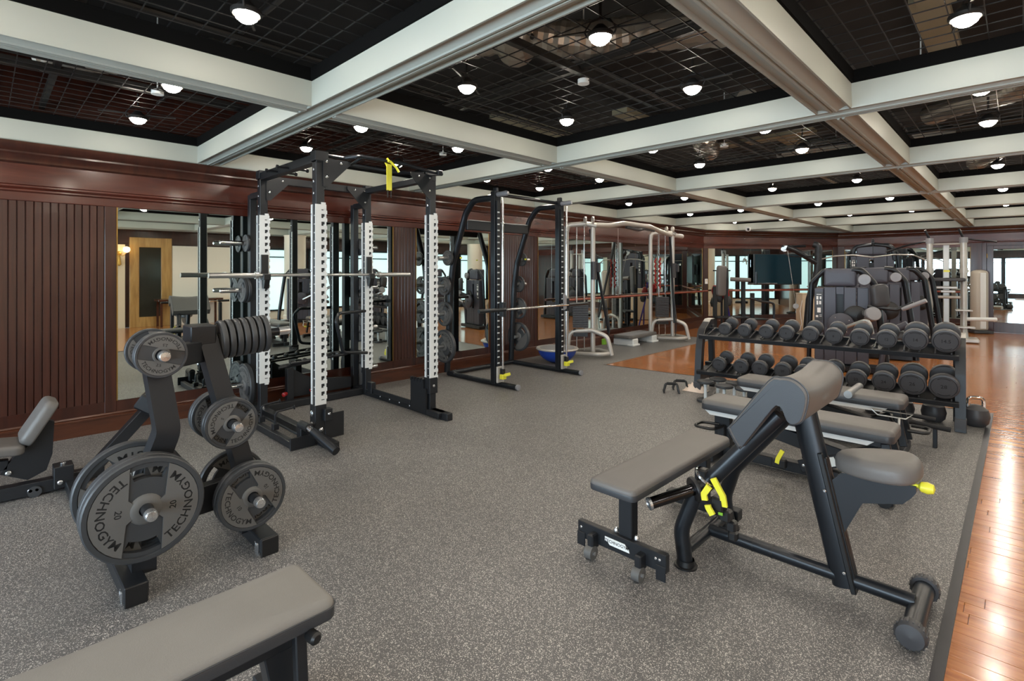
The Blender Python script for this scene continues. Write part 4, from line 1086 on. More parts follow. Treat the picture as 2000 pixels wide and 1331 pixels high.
# ---- dumbbell rack ------------------------------------------------------------------
AR = atan2(.15, 2.35)
dbr = thing('dumbbell_rack', 'black two-tier dumbbell rack with curved silver-edged ends', 'rack', (-1.575, 6.10, 0), AR)
D_ = lambda: MB()
for s in (-1, 1):
    x = s*1.19
    g = D_(); g.sweep(fillet([(x, -.02, 0), (x, .04, .50), (x, .10, .70), (x, .30, .80), (x, .42, .80)], .10, 5), sq(.075, .085), up=(0, 1, .2)); g.build('end_post', 'frame', dbr, 25)
    g = D_(); g.sweep(fillet([(x, .055, .66), (x, .115, .745), (x, .30, .847), (x, .43, .848)], .07, 5), sq(.078, .006), up=(0, -.5, 1)); g.build('post_cover', 'silver', dbr, 25)
    g = D_(); g.bar((x*.98, .40, 0), (x*.98, .34, .78), .06, .07, (0, 1, 0)); g.build('rear_post', 'frame', dbr, 0)
    g = D_(); g.box((x, .18, .16), (.05, .42, .06), b=.004); g.build('side_rail', 'frame', dbr, 0)
    g = D_(); g.box((x, -.01, .06), (.085, .10, .12), b=.004); g.build('post_shoe', 'rubberd', dbr, 0)
def shelf(z, y):
    g = D_(); m_ = frame((0, y+.15, z), (1, 0, 0), (0, .97, .23))
    g.box((0, -.145, .0), (2.36, .035, .045), m_, .003); g.box((0, .145, 0), (2.36, .035, .045), m_, .003); g.box((0, 0, -.012), (2.34, .27, .008), m_)
    g.build('shelf', 'frame', dbr, 0)
    for k_ in range(21):
        pass
    g = D_()
    for k_ in range(20):
        xx = -1.10+2.2*k_/19
        g.box((xx+.028, 0, .024), (.012, .25, .02), m_, .002)
    o = g.build('shelf_ribs', 'rubberd', dbr, 0); o['kind'] = 'stuff'
shelf(.695, -.03); shelf(.285, -.10)
DBP = {}
def dumbbell(r, num, x, y, z, lab, grp):
    key = num
    if key not in DBP:
        t = thing('dumbbell', 'x', 'dumbbell'); h = .16; w_ = .055+r*.22
        for s in (-1, 1):
            g = MB(); g.lathe([(.0001, w_*.5), (r*.80, w_*.5), (r*.83, w_*.44), (r*.86, w_*.5), (r*.97, w_*.46), (r, w_*.34), (r, -w_*.3), (r*.94, -w_*.42), (r*.6, -w_*.5), (.02, -w_*.5)], (0, s*(.085+w_*.5), 0), (0, s, 0), 32, False); g.build('head', 'rubberd', t, 40)
        g = MB(); g.lathe([(.017, -.09), (.0155, -.05), (.018, 0), (.0155, .05), (.017, .09)], axis=(0, 1, 0), seg=14); g.build('handle', 'chrome', t)
        g = MB(); m_ = frame((0, -.0855-w_, 0), (1, 0, 0), (0, 0, 1)); add_text(g, num, r*.42, m_, None, .0006)
        for q in range(2):
            a0 = -pi/2 if q else pi/2
            pl = [(r*.74*cos(a0-.6+1.2*k_/10), r*.74*sin(a0-.6+1.2*k_/10)) for k_ in range(11)]+[(r*.68*cos(a0+.6-1.2*k_/10), r*.68*sin(a0+.6-1.2*k_/10)) for k_ in range(11)]
            g.prism(pl, .0006, m_, 0)
        g.build('number', 'ink', t, 0); DBP[key] = t; o = t
    else: o = dup(DBP[key])
    o.location = (x, y, z); o.rotation_euler = (.18, 0, AR); o['label'] = lab; o['group'] = grp
    return o
import itertools
def at_pix(px, py, Yc):
    t_ = (px-1000)/1015.0; c_, s_ = cos(.7747), sin(.7747); d = Yc/(t_*s_+c_); return d*(t_*c_-s_), 1.45-(py-528.8)*d/1015.0, d
ordn = ('first', 'second', 'third', 'fourth', 'fifth', 'sixth', 'seventh', 'eighth', 'ninth', 'tenth')
top = [(1403, 641, 13.5, '2'), (1441, 645, 14, '3'), (1484, 646.5, 15, '4'), (1524, 650, 16, '6'), (1571, 653.5, 17, '7'), (1617.5, 657, 17.7, '8'), (1669, 661, 19, '10'), (1722.5, 664, 20, '12'), (1780, 664, 24, '14'), (1841, 667.5, 26, '14.5')]
bot = [(1392, 706, 15, '16'), (1434.5, 711, 16, '18'), (1471.5, 714.5, 17, '19'), (1517, 718, 18.3, '20'), (1558, 722, 18.7, '21'), (1611, 728, 19.5, '22.5'), (1662, 734, 20.5, '22'), (1717, 739, 22.5, '24'), (1774, 745, 26, '26'), (1837, 750, 28, '28')]
for lst, yf, zs, nm_ in ((top, -.20, .695, 'upper'), (bot, -.27, .285, 'lower')):
    for q, (px, py, pr, num) in enumerate(lst):
        Yf = 6.10+yf+.02
        x, z, d = at_pix(px, py, Yf+.06*(px-1600)/250); r = pr*d/1015.0*.89
        w_ = .055+r*.22; half_ = .085+w_
        yc = 6.10+(x+1.575)*sin(AR)+(.15-.03 if nm_ == 'upper' else .15-.10)
        zc = zs+.024+.012+sqrt(max(r*r, 0))+.0
        # sits in the shelf rails
        o = dumbbell(r, num, x+half_*.0+.01, yc, zc-.004, '%s dumbbell from the left on the %s tier of the rack' % (ordn[q], nm_), 'dumbbells on the %s tier' % nm_)
        # ends level with photographed front discs
        o.location.x = x-half_*sin(AR)*-1*0+x*0+(yc-Yf-0.0)*0

# ---- small things near the rack -------------------------------------------------------
sd = None
pos = [(-2.49, 5.60, 0), (-2.25, 5.52, 1), (-2.05, 5.54, 2), (-2.44, 5.81, 3), (-2.23, 5.74, 4), (-2.02, 5.76, 5)]
lb_ = ('leftmost in front', 'middle one in front', 'rightmost in front', 'left one behind', 'middle one behind', 'right one behind')
for (x, y, k_) in pos:
    if sd is None:
        sd = thing('small_dumbbell', 'x', 'dumbbell')
        for z0, z1 in ((0, .03), (.205, .235)):
            g = MB(); g.lathe([(.0001, z0), (.083, z0), (.090, z0+.006), (.090, z1-.006), (.083, z1), (.0001, z1)], seg=28, capped=False); g.build('head', 'rubber', sd)
        g = MB(); g.cyl((0, 0, .028), (0, 0, .207), .0165, 14); g.build('handle', 'jacket', sd); o = sd
    else: o = dup(sd)
    o.location = (x, y, .001); o['label'] = 'chrome-handled small dumbbell standing upright by the rack, '+lb_[k_]; o['group'] = 'small dumbbells standing on end'
t = thing('foam_roller', 'short black foam roller lying behind the small dumbbells', 'roller', (-1.72, 5.82, .05))
g = MB(); g.cyl((-.10, .0, 0), (.14, .05, 0), .048, 20); g.build('foam_tube', 'foam', t)
def pushup(x, y, rz, lab):
    t = thing('push_up_bar', lab, 'push-up bar', (x, y, 0), rz, 'push-up bars')
    for s in (-1, 1):
        g = MB(); g.tube(fillet([(s*.09, -.07, .008), (s*.06, -.04, .10)], .02), .010, 8); g.tube([(s*.09, .07, .008), (s*.06, .04, .10)], .010, 8) if 0 else None
        g.box((s*.085, 0, .005), (.02, .17, .010), b=.002); g.build('foot', 'black', t)
    g = MB(); g.tube(fillet([(-.085, 0, .01), (-.065, 0, .10), (.065, 0, .10), (.085, 0, .01)], .03), .013, 10); g.build('frame_tube', 'black', t)
    g = MB(); g.cyl((-.05, 0, .10), (.05, 0, .10), .017, 12); g.build('grip', 'foam', t)
pushup(-2.98, 5.76, .55, 'black push-up bar on the mat, nearer of the pair'); pushup(-2.98, 5.99, .55, 'black push-up bar on the mat, farther of the pair')
t = thing('towel', 'crumpled pale pink towel on the mat at the left end of dumbbell rack', 'towel', (-2.80, 6.02, 0))
g = MB(); vs = []; fs = []; n = 12; rt = random.Random(5)
for i in range(n+1):
    for j in range(n+1):
        u, v_ = i/n-.5, j/n-.5; e = max(0, 1-4*(u*u+v_*v_)); vs.append((u*.26, v_*.2, .004+.09*e**.7*(.55+.6*rt.random())))
for i in range(n):
    for j in range(n): a = i*(n+1)+j; fs.append((a, a+n+1, a+n+2, a+1))
g.add(vs, fs); g.build('cloth', 'towel', t, 180)
# kettlebells and medicine balls right of / below the rack
def kettle(x, y, r, lab, mat='rubberd'):
    t = thing('kettlebell', lab, 'kettlebell', (x, y, 0), .4)
    g = MB(); g.lathe([(.0001, 0), (r*.6, 0), (r*.9, r*.35), (r, r*.9), (r*.85, r*1.5), (r*.4, r*1.85), (.0001, r*1.9)], seg=24, capped=False); g.build('ball', mat, t)
    g = MB(); g.tube(fillet([(-r*.55, 0, r*1.5), (-r*.55, 0, r*2.5), (r*.55, 0, r*2.5), (r*.55, 0, r*1.5)], .04), .016, 10); g.build('handle', 'chrome', t)
kettle(-.30, 6.50, .105, 'black kettlebell with chrome handle right of the dumbbell rack')
kettle(-.60, 6.42, .10, 'black kettlebell under the right end of the dumbbell rack')
kettle(-.84, 6.40, .10, 'second black kettlebell from the right under the dumbbell rack')
kettle(-1.08, 6.38, .09, 'third black kettlebell from the right under the dumbbell rack')

# ---- smith machine ------------------------------------------------------------------
SX, SXB, SY0, SY1 = -4.70, -5.62, 4.51, 5.77
sm = thing('smith_machine', 'black smith machine with chrome guide rods and yellow bar catches', 'smith machine', (SX, SY0, 0))
S_ = lambda: MB((SX, SY0, 0))
for y, s in ((SY0, -1), (SY1, 1)):
    g = S_(); g.box((SX, y, 1.24), (.075, .11, 2.40), b=.004); g.build('upright', 'framegl', sm, 0)
    g = S_(); g.box((SX+.045, y-.012, 1.22), (.03, .035, 2.2), b=.003); g.build('catch_rail', 'silver' if False else 'frame', sm, 0)
    g = S_()
    for q in range(26): g.box((SX+.062, y-.012, .30+q*.075), (.008, .032, .016))
    o = g.build('catch_pins', 'jacket', sm, 0); o['kind'] = 'stuff'
    g = S_(); g.cyl((SX+.125, y+.0, .22), (SX+.125, y+.0, 2.36), .0145, 14); g.build('guide_rod', 'chrome', sm)
    g = S_(); g.cyl((SXB-.02, y, .035), (-4.34, y+.02, .035), .032, 14); g.build('base_tube', 'framegl', sm)
    g = S_(); g.lathe([(.033, 0), (.036, .01), (.036, .03), (.0001, .035)], (-4.35, y+.02, .037), (1, 0, 0), 16, False); g.build('tube_cap', 'disc', sm)
    g = S_(); g.cyl((SX-.02, y, 2.40), (SX+.16, y, 2.40), .030, 12); g.lathe([(.032, 0), (.034, .04), (.02, .07), (.0001, .075)], (SX+.15, y, 2.40), (1, 0, 0), 14, False); g.build('top_cap', 'disc', sm)
    g = S_(); g.box((SX, y, 2.46), (.07, .05, .06), b=.01); g.build('pulley_housing', 'frame', sm, 0)
    g = S_(); g.tube(fillet([(SX-.02, y, 2.37), (SX-.42, y, 2.37), (SX-.58, y, 2.20), (SXB+.08, y, 1.55), (SXB+.02, y, 1.2), (SXB-.05, y, .05)], .22, 7), .042, 16); g.build('rear_tube', 'framegl', sm)
    g = S_(); g.box((SX+.125, y, .205), (.05, .05, .07), b=.005); g.build('rod_socket', 'black', sm, 0)
    g = S_(); g.box((SX+.14, y-.01, .14), (.06, .07, .06), b=.006); g.bar((SX+.16, y, .16), (SX+.22, y+.03, .18), .05, .035); g.build('yellow_catch', 'yellow', sm, 0)
    g = S_(); g.box((SX+.08, y, .16), (.03, .12, .20), b=.006); g.build('catch_bracket', 'silver', sm, 0)
    for zz, key in ((1.62, None), (1.24, 1), (.86, 1), (.42, 1)):
        xb = SXB+.02 if zz < 1.3 else SXB+.09
        g = S_(); g.cyl((xb, y, zz), (xb, y+s*.26, zz), .0235, 14); g.build('storage_peg', 'steel', sm)
    g = S_(); g.box((SX-.62, y-.046, 1.62), (.04, .004, .02)); g.build('yellow_mark', 'yellow', sm, 0)
g = S_(); g.cyl((SXB+.0, SY0, .04), (SXB+.0, SY1, .04), .030, 14); g.build('base_tube', 'framegl', sm)
g = S_(); g.cyl((SX-.02, SY0, 2.41), (SX-.02, SY1, 2.41), .022, 12); g.build('top_tube', 'framegl', sm)
g = S_(); g.box((SX-.60, (SY0+SY1)/2, 2.06), (.05, SY1-SY0-.06, .13), b=.01); g.build('rear_beam', 'frame', sm, 0)
g = S_(); g.box((SX-.57, (SY0+SY1)/2, 2.128), (.01, SY1-SY0-.1, .008)); g.build('beam_edge', 'steel', sm, 0)
for y in (SY0, SY1):
    g = S_(); g.box((SX+.125, y, .97), (.07, .06, .18), b=.006); g.build('bar_carriage', 'frame', sm, 0)
g = S_(); g.prism([(-.02, -.08), (.03, -.06), (.03, .10), (.0, .16), (-.03, .12)], .02, frame((SX+.16, SY1-.08, .98), (0, 1, 0), (0, 0, 1))); g.build('bar_hook', 'disc', sm, 0)
g = S_(); g.cyl((SX+.17, SY0, .97), (SX+.17, SY1, .97), .015, 14); g.build('bar', 'chrome', sm)
for y, s in ((SY0, -1), (SY1, 1)):
    g = S_(); g.cyl((SX+.17, y, .97), (SX+.17, y+s*.44, .97), .024, 16); g.build('bar_sleeve', 'framegl', sm)
GM = 'rubber plates stored on the smith machine'
for s, y, w_ in ((-1, SY0, 'left'), (1, SY1, 'right')):
    for key, zz, xo, lab in (('2.5', 1.62, .09, 'small plate on the highest %s peg of smith machine'), ('5', 1.24, .02, 'plate on second %s peg of smith machine'), ('10', .86, .02, 'medium plate on third %s peg of smith machine'), ('20', .42, .02, 'large plate on lowest %s peg of smith machine')):
        if key == '20': zz = .26
        plate(key, (SXB+xo, y+s*.10, zz if key != '20' else .42-.0), (0, s, 0), zz*3, lab % w_, GM)

# ---- balance dome, step ------------------------------------------------------------
t = thing('balance_dome', 'blue half-ball balance trainer turned flat side up by the smith machine', 'balance trainer', (-5.22, 6.35, 0))
g = MB(); pr_ = [(.0001, .0)]+[(.30*sin(a), .30*.72*(1-cos(a))) for a in [pi/2*q/10 for q in range(1, 11)]]
g.lathe(pr_, seg=40, capped=False); g.build('dome', 'blue', t, 60)
g = MB(); g.lathe([(.29, .205), (.325, .21), (.335, .225), (.325, .24), (.29, .243), (.28, .236), (.0001, .236)], seg=40, capped=False); g.build('platform', 'silver', t, 40)
g = MB(); g.lathe([(.27, .238), (.27, .241), (.0001, .241)], seg=40, capped=False); g.build('platform_top', 'disc', t, 40)
t = thing('aerobic_step', 'grey aerobic step platform on two white risers by the mirror wall', 'step', (-5.50, 9.15, 0), .03)
g = MB(); g.pad(rrect(-.21, -.54, .21, .54, .08, 5), .06, .02, frame((0, 0, .20), (1, 0, 0), (0, 1, 0)), 4); g.build('platform', 'rubber2', t, 50)
g = MB(); g.pad(rrect(-.17, -.48, .17, .48, .06, 5), .004, .001, frame((0, 0, .203), (1, 0, 0), (0, 1, 0)), 2); g.build('grip_top', 'disc', t, 50)
for s in (-1, 1):
    g = MB(); g.box((0, s*.38, .07), (.44, .20, .14), b=.015); g.box((.17, s*.38, .02), (.14, .26, .04), b=.01); g.build('riser', 'jacket', t, 0)

# ---- cable crossover -----------------------------------------------------------------
cx_ = thing('cable_crossover', 'silver dual-tower cable crossover machine by the mirror wall', 'cable machine', (-5.3, 8.5, 0))
C_ = lambda: MB((-5.3, 8.5, 0))
for k_, (yc, s) in enumerate(((7.15, 1), (9.95, -1))):
    xc = -5.25
    g = C_(); g.tube(fillet([(xc-.42, yc-.26*1, .03), (xc-.36, yc-.22, .05), (xc+.36, yc-.10, .08), (xc+.40, yc+.16, .08), (xc+.05, yc+.30, .08), (xc-.42, yc+.26, .03)], .15), .035, 12); g.build('base_ring', 'silver', cx_)
    g = C_(); g.tube(fillet([(xc-.25, yc-.20, .05), (xc-.20, yc-.18, .42), (xc+.12, yc+.0, .45), (xc+.36, yc+.10, .36), (xc+.42, yc+.14, .05)], .14), .036, 12); g.build('base_arch', 'silver', cx_)
    for (px_, py_) in ((xc-.26, yc-.20), (xc+.10, yc+.06)):
        g = C_(); g.cyl((px_, py_, .05), (px_, py_, 2.20), .040, 16); g.build('tower_post', 'silver', cx_)
    for (px_, py_) in ((xc-.12, yc-.10), (xc-.02, yc-.02)):
        g = C_(); g.cyl((px_, py_, .1), (px_, py_, 2.2), .011, 10); g.build('guide_rod', 'chrome', cx_)
    n = 14
    for q in range(n):
        g = C_(); g.box((0, 0, 0), (.26, .13, .026), frame((xc-.07, yc-.06, .50+q*.030), (.78, .62, 0), (-.62, .78, 0)), .003); g.build('weight_slab', 'rubberd', cx_, 0)
    g = C_(); g.box((0, 0, 0), (.24, .11, .12), frame((xc-.07, yc-.06, .40), (.78, .62, 0), (-.62, .78, 0))); g.build('stack_base', 'black', cx_, 0)
    g = C_(); g.bar((xc+.05, yc+.05, 2.15), (xc+.30, yc+.24*s+.0, .40), .03, .045, (1, 0, 0)); g.build('cable_arm', 'frame', cx_, 0)
    g = C_(); g.tube([(xc+.26, yc+.2*s, .95), (xc+.33, yc+.22*s, .5), (xc+.30, yc+.2*s, .15)], .008, 8); g.build('cable', 'black', cx_)
    g = C_(); g.cyl((xc+.12, yc+.06, 1.3), (xc+.12, yc+.06, 1.6), .055, 14); g.box((xc+.18, yc+.09, 1.5), (.09, .05, .16), b=.01); g.build('slide_carriage', 'rubberd', cx_)
    for q in range(2):
        g = C_(); g.lathe([(.055, -.012), (.06, -.014), (.06, .014), (.055, .012)], (xc+.02+q*.10, yc-.05+.08*q, 2.30), (.6, .8, 0), 20); g.lathe([(.02, -.02), (.02, .02)], (xc+.02+q*.10, yc-.05+.08*q, 2.30), (.6, .8, 0), 12)
        g.box((xc+.02+q*.10, yc-.05+.08*q, 2.24), (.05, .02, .10)); g.build('pulley', 'silver', cx_)
    g = C_(); g.tube(fillet([(xc-.26, yc-.20, 2.10), (xc-.24, yc-.18, 2.22), (xc+.02, yc-.02, 2.24), (xc+.16, yc+.08, 2.20)], .08), .042, 12); g.build('top_elbow', 'silver', cx_)
g = C_(); g.tube(fillet([(-5.20, 7.2, 2.22), (-5.15, 7.7, 2.24), (-5.12, 8.1, 2.30), (-5.12, 9.0, 2.30), (-5.15, 9.45, 2.24), (-5.20, 9.9, 2.20), (-5.05, 10.25, 2.16)], .3, 5), .046, 14); g.build('top_beam', 'silver', cx_)
g = C_(); g.tube([(-5.12, 8.2, 2.24), (-5.05, 8.5, 2.20), (-5.12, 8.8, 2.24)], .03, 10); g.tube([(-5.12, 8.7, 2.24), (-5.12, 9.2, 2.22)], .02, 8); g.build('chin_bar', 'rubberd', cx_)
for yy in (7.9, 9.3):
    g = C_(); g.cyl((-5.1, yy, 2.2), (-5.1, yy, 1.0), .003, 6); g.build('hanging_cable', 'steel', cx_)
g = C_(); g.box((-5.02, 7.35, .25), (.06, .08, .10), b=.01); g.build('yellow_green_pin', 'green', cx_, 0)
# ropes and boxing kit hanging in the far corner
t = thing('battle_rope', 'red braided rope hanging on the far tower of the cable crossover', 'rope', (-5.33, 9.72, 1.45))
for s in (-1, 1):
    g = MB(); pts = [(s*.05+.012*sin(q*1.3), .012*cos(q*1.3), .25-q*.02) for q in range(32)]; g.tube(pts, .016, 8); g.build('strand', 'red', t)
g = MB(); g.tube([(-.05, 0, .25), (0, 0, .42), (.05, 0, .25)], .008, 6); g.build('cord', 'black', t)
t = thing('boxing_stand', 'dark stand with hanging red gloves and purple straps in far left corner', 'stand', (-4.95, 12.0, 0))
g = MB(); g.cyl((0, 0, 0), (0, 0, 1.5), .025, 12); g.box((0, 0, .02), (.4, .4, .04), b=.01); g.cyl((-.2, 0, 1.45), (.2, 0, 1.45), .014, 8); g.build('pole', 'frame', t)
for (a, b_, m_) in ((-.13, .98, 'red'), (.12, .90, 'red'), (-.02, .82, 'rubberd'), (.17, .74, 'rubberd'), (-.16, .70, 'black')):
    g = MB(); g.lathe([(.0001, -.11), (.06, -.09), (.085, 0), (.06, .08), (.045, .12), (.0001, .13)], (a, -.06, b_), seg=14, capped=False); g.cyl((a, -.04, b_+.12), (a, 0, 1.44), .004, 5); g.build('glove', m_, t)
g = MB(); g.sweep([(.05, -.05, 1.15), (.12, -.08, .6), (.26, -.12, .02)], sq(.04, .01), up=(0, 1, 0)); g.sweep([(.08, -.05, 1.0), (.17, -.02, .5), (.22, .05, .02)], sq(.035, .01), up=(0, 1, 0)); g.build('strap', 'purple', t, 0)

# ---- ballet barre ---------------------------------------------------------------------
t = thing('ballet_barre', 'long reddish wooden rail fixed across the mirrors on the left wall', 'rail', (XW+.16, 9.8, .98))
g = MB((XW+.16, 9.8, .98)); g.cyl((XW+.17, 7.0, .93), (XW+.17, 12.95, .93), .022, 14); g.build('rail', 'barre', t)
for yy in (7.2, 8.95, 10.6, 12.3):
    g = MB((XW+.16, 9.8, .98)); g.cyl((XW+.01, yy, .90), (XW+.17, yy, .90), .010, 8); g.cyl((XW+.003, yy, .90), (XW+.012, yy, .90), .04, 14); g.build('bracket', 'brass', t)
e = (PB-PA).normalized(); nrm_ = V((e.y, -e.x, 0))
t = thing('ballet_barre', 'wooden rail across the slanted corner mirror below the television', 'rail', tuple(PA+e*2.1+nrm_*.17+V((0, 0, .93))))
o_ = PA+e*2.1+nrm_*.17+V((0, 0, .93))
g = MB(o_); g.cyl(PA+e*.15+nrm_*.17+V((0, 0, .93)), PA+e*4.0+nrm_*.17+V((0, 0, .93)), .022, 14); g.build('rail', 'barre', t)
for q in (.5, 2.0, 3.6):
    g = MB(o_); g.cyl(PA+e*q+nrm_*.01+V((0, 0, .90)), PA+e*q+nrm_*.17+V((0, 0, .90)), .010, 8); g.build('bracket', 'brass', t)
t = thing('ballet_barre', 'wooden rail across the back wall mirror behind the pull-up station', 'rail', (-2.2, YB-.17, .93))
g = MB((-2.2, YB-.17, .93)); g.cyl((-3.4, YB-.17, .93), (-1.0, YB-.17, .93), .022, 14); g.build('rail', 'barre', t)
for xx in (-3.2, -1.2):
    g = MB((-2.2, YB-.17, .93)); g.cyl((xx, YB-.01, .90), (xx, YB-.17, .90), .010, 8); g.build('bracket', 'brass', t)

# ---- selectorised machines --------------------------------------------------------------
def sel_machine(lab, x, y, rz, H=1.48, W_=.66, mirror_=1, seat=True, discs=True, cat='exercise machine', panel=True, name='weight_machine'):
    t = thing(name, lab, cat, (x, y, 0), rz)
    hw = W_/2
    # arch tubes
    for yy in (.0, ):
        g = MB(); g.tube(fillet([(-hw-.10, .10, 0), (-hw-.06, .06, H-.22), (-hw+.10, .02, H-.03), (-hw+.2, .02, H-.02)], .10, 6), .032, 14); g.build('arch_tube', 'framegl', t)
        g = MB(); g.tube(fillet([(hw-.22, .02, H-.02), (hw-.10, .02, H-.03), (hw+.05, .06, H-.22), (hw+.17, .12, .35), (hw+.20, .12, 0)], .12, 6), .045, 14); g.build('arch_tube', 'framegl', t)
    # shroud: top cushion-like cap, main panel, side panel
    g = MB(); g.pad(rrect(-hw+.10, H-.26, hw-.16, H+.0, .03, 4), .22, .03, frame((0, -.02, 0), (1, 0, 0), (0, 0, 1)), 4, .006); g.build('shroud_cap', 'shroud', t, 50)
    g = MB(); z0, z1 = .10, H-.27; xa, xb = -hw+.10, hw-.16; sx0, sx1 = -.075, .015
    g.box(((xa+sx0)/2, .08, (z0+z1)/2), (sx0-xa, .20, z1-z0), b=.01); g.box(((xb+sx1)/2, .08, (z0+z1)/2), (xb-sx1, .20, z1-z0), b=.01)
    g.box(((sx0+sx1)/2, .08, (z1+z1-.10)/2), (sx1-sx0, .20, .10)); g.box(((sx0+sx1)/2, .08, .30), (sx1-sx0, .20, .40)); g.build('shroud_panel', 'shroud', t, 0)
    g = MB(); g.box(((sx0+sx1)/2, .12, .85), (sx1-sx0+.01, .02, H-.5)); g.build('slot_back', 'shroudd', t, 0)
    for q in range(6):
        g = MB(); g.box(((sx0+sx1)/2, .08, .56+q*.035), (sx1-sx0, .06, .028)); g.build('weight_slab', 'black', t, 0)
    if panel:
        g = MB(); g.box((-hw+.04, .03, (z0+z1-.02)/2), (.115, .12, z1-z0-.02), b=.008); g.build('instruction_panel', 'shroud', t, 0)
        g = MB(); g.box((-hw+.04, -.033, z1-.28), (.095, .004, .42)); g.build('instruction_sign', 'rubber', t, 0)
        g = MB()
        for (a, b_, w2, h2) in ((-.02, .12, .025, .05), (.02, .12, .02, .04), (-.02, .05, .02, .06), (.015, .05, .025, .05), (0, -.06, .045, .07), (0, .17, .06, .008), (-.025, -.15, .03, .03), (.02, -.13, .03, .006), (.02, -.15, .03, .006)):
            g.box((-hw+.04+a, -.036, z1-.28+b_), (w2, .002, h2))
        o = g.build('instruction_figures', 'inkw', t, 0); o['kind'] = 'stuff'
    g = MB(); g.box((hw-.085, .08, (z0+z1)/2), (.14, .18, z1-z0), b=.01); g.build('side_panel', 'shroud', t, 0)
    if discs:
        for (a, b_, r_, yy, mt_) in ((hw-.07, H-.16, .078, -.04, 'disc'), (-.02, .68, .165, -.14, 'shroud'), (.16, .80, .15, -.02, 'shroudd')):
            g = MB(); g.lathe([(.0001, .03), (r_*.9, .03), (r_, .02), (r_, -.02), (.0001, -.02)], (a, yy, b_), (0, -1, 0), 32, False)
            g.lathe([(.02, .03), (.02, .045), (.0001, .046)], (a, yy, b_), (0, -1, 0), 14, False)
            g.build('pulley_cover', mt_, t, 40)
        for q in range(4):
            g = MB(); a = .6+q*pi/2; bolt_on(g, (-.02+.12*cos(a), -.17, .68+.12*sin(a)), (0, -1, 0), .008); g.build('bolt', 'bolt', t)
    if seat:
        s = mirror_
        g = MB(); g.tube([(s*.28, -.22, .86), (s*.22, -.02, .78)], .055, 18); g.build('roller_pad', 'rubber', t)
        g = MB(); g.lathe([(.0001, .012), (.085, .010), (.095, 0), (.095, -.10), (.0001, -.10)], (s*.36, -.26, .86), (.3*s, -.9, .25), 28, False); g.build('roller_end', 'disc', t)
        g = MB(); g.pad(rrect(-.11, -.16, .11, .16, .07, 5), .10, .045, frame((s*.46, -.16, 1.10), (.8, .35*s, .1), (.25*s, .1, .95)), 5, .01); g.build('back_cushion', 'rubberd', t, 60)
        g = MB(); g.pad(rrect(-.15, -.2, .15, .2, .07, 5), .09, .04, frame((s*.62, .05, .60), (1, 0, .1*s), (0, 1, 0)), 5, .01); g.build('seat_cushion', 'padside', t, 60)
        g = MB(); g.tube(fillet([(s*.30, -.1, .95), (s*.62, -.18, .92), (s*.80, -.22, 1.02)], .06), .024, 10); g.build('arm', 'framegl', t)
        g = MB(); g.tube([(s*.68, -.20, .93), (s*.92, -.30, 1.06)], .028, 12); g.build('grip', 'disc', t)
        g = MB(); g.tube(fillet([(s*.45, .05, .06), (s*.5, .05, .5), (s*.62, .05, .52)], .08), .035, 12); g.tube([(s*.3, .05, .45), (s*.75, -.05, .72)], .05, 12); g.build('support_tube', 'shroud', t)
        g = MB(); g.tube(fillet([(s*.05, -.25, .66), (s*.30, -.40, .80), (s*.34, -.38, .60)], .08), .025, 10); g.build('lever_arm', 'steel', t)
    g = MB(); g.box((0, .08, .05), (W_+.3, .35, .08), b=.01); g.build('base', 'framegl', t, 0)
    return t
sel_machine('graphite weight machine with round covers, nearest of the row behind the dumbbell rack', -1.84, 8.70, .21)
sel_machine('second graphite weight machine in the row behind the dumbbell rack', -1.71, 10.36, .16, H=1.50, seat=False)
sel_machine('third graphite weight machine in the row behind the dumbbell rack', -1.62, 12.1, .13, H=1.50, W_=.62, panel=False, discs=False, seat=False)
sel_machine('farthest graphite weight machine in the row behind the dumbbell rack', -1.62, 13.22, .10, H=1.50, W_=.62, panel=False, seat=False)
# leg-press style tubes between the last two
# tall pulldown tower
t = sel_machine('tall pulldown machine with wide curved bar by the back wall', -2.54, 15.0, .17, H=2.08, W_=.86, seat=False, discs=False)
g = MB(); g.tube(fillet([(-.42, .02, 1.7), (-.38, .02, 2.02), (0, .0, 2.08), (.38, .02, 2.02), (.42, .02, 1.7)], .16, 6), .05, 14); g.build('top_arch', 'framegl', t)
g = MB(); g.tube(fillet([(-1.15, -.5, 1.70), (-.75, -.5, 1.80), (-.4, -.5, 1.82), (0, -.5, 1.76), (.4, -.5, 1.82), (.75, -.5, 1.80), (1.0, -.5, 1.66)], .2, 5), .016, 10); g.build('lat_bar', 'steel', t)
g = MB(); g.cyl((0, -.5, 1.77), (0, -.5, 2.1), .006, 6); g.bar((0, .05, 2.1), (0, -.55, 2.12), .06, .08); g.lathe([(.05, -.015), (.06, -.015), (.06, .015), (.05, .015)], (0, -.5, 2.14), (1, 0, 0), 18); g.build('pulley_arm', 'frame', t, 0)
g = MB(); g.pad(rrect(-.18, -.18, .18, .18, .05, 4), .08, .03, frame((0, -.6, .5), (1, 0, 0), (0, 1, 0)), 4); g.build('seat_cushion', 'padside', t, 60)
g = MB(); g.bar((0, -.6, .42), (0, -.5, .05), .06, .06, (0, 1, 0)); g.box((0, -.35, .05), (.08, .7, .06)); g.build('seat_post', 'frame', t, 0)
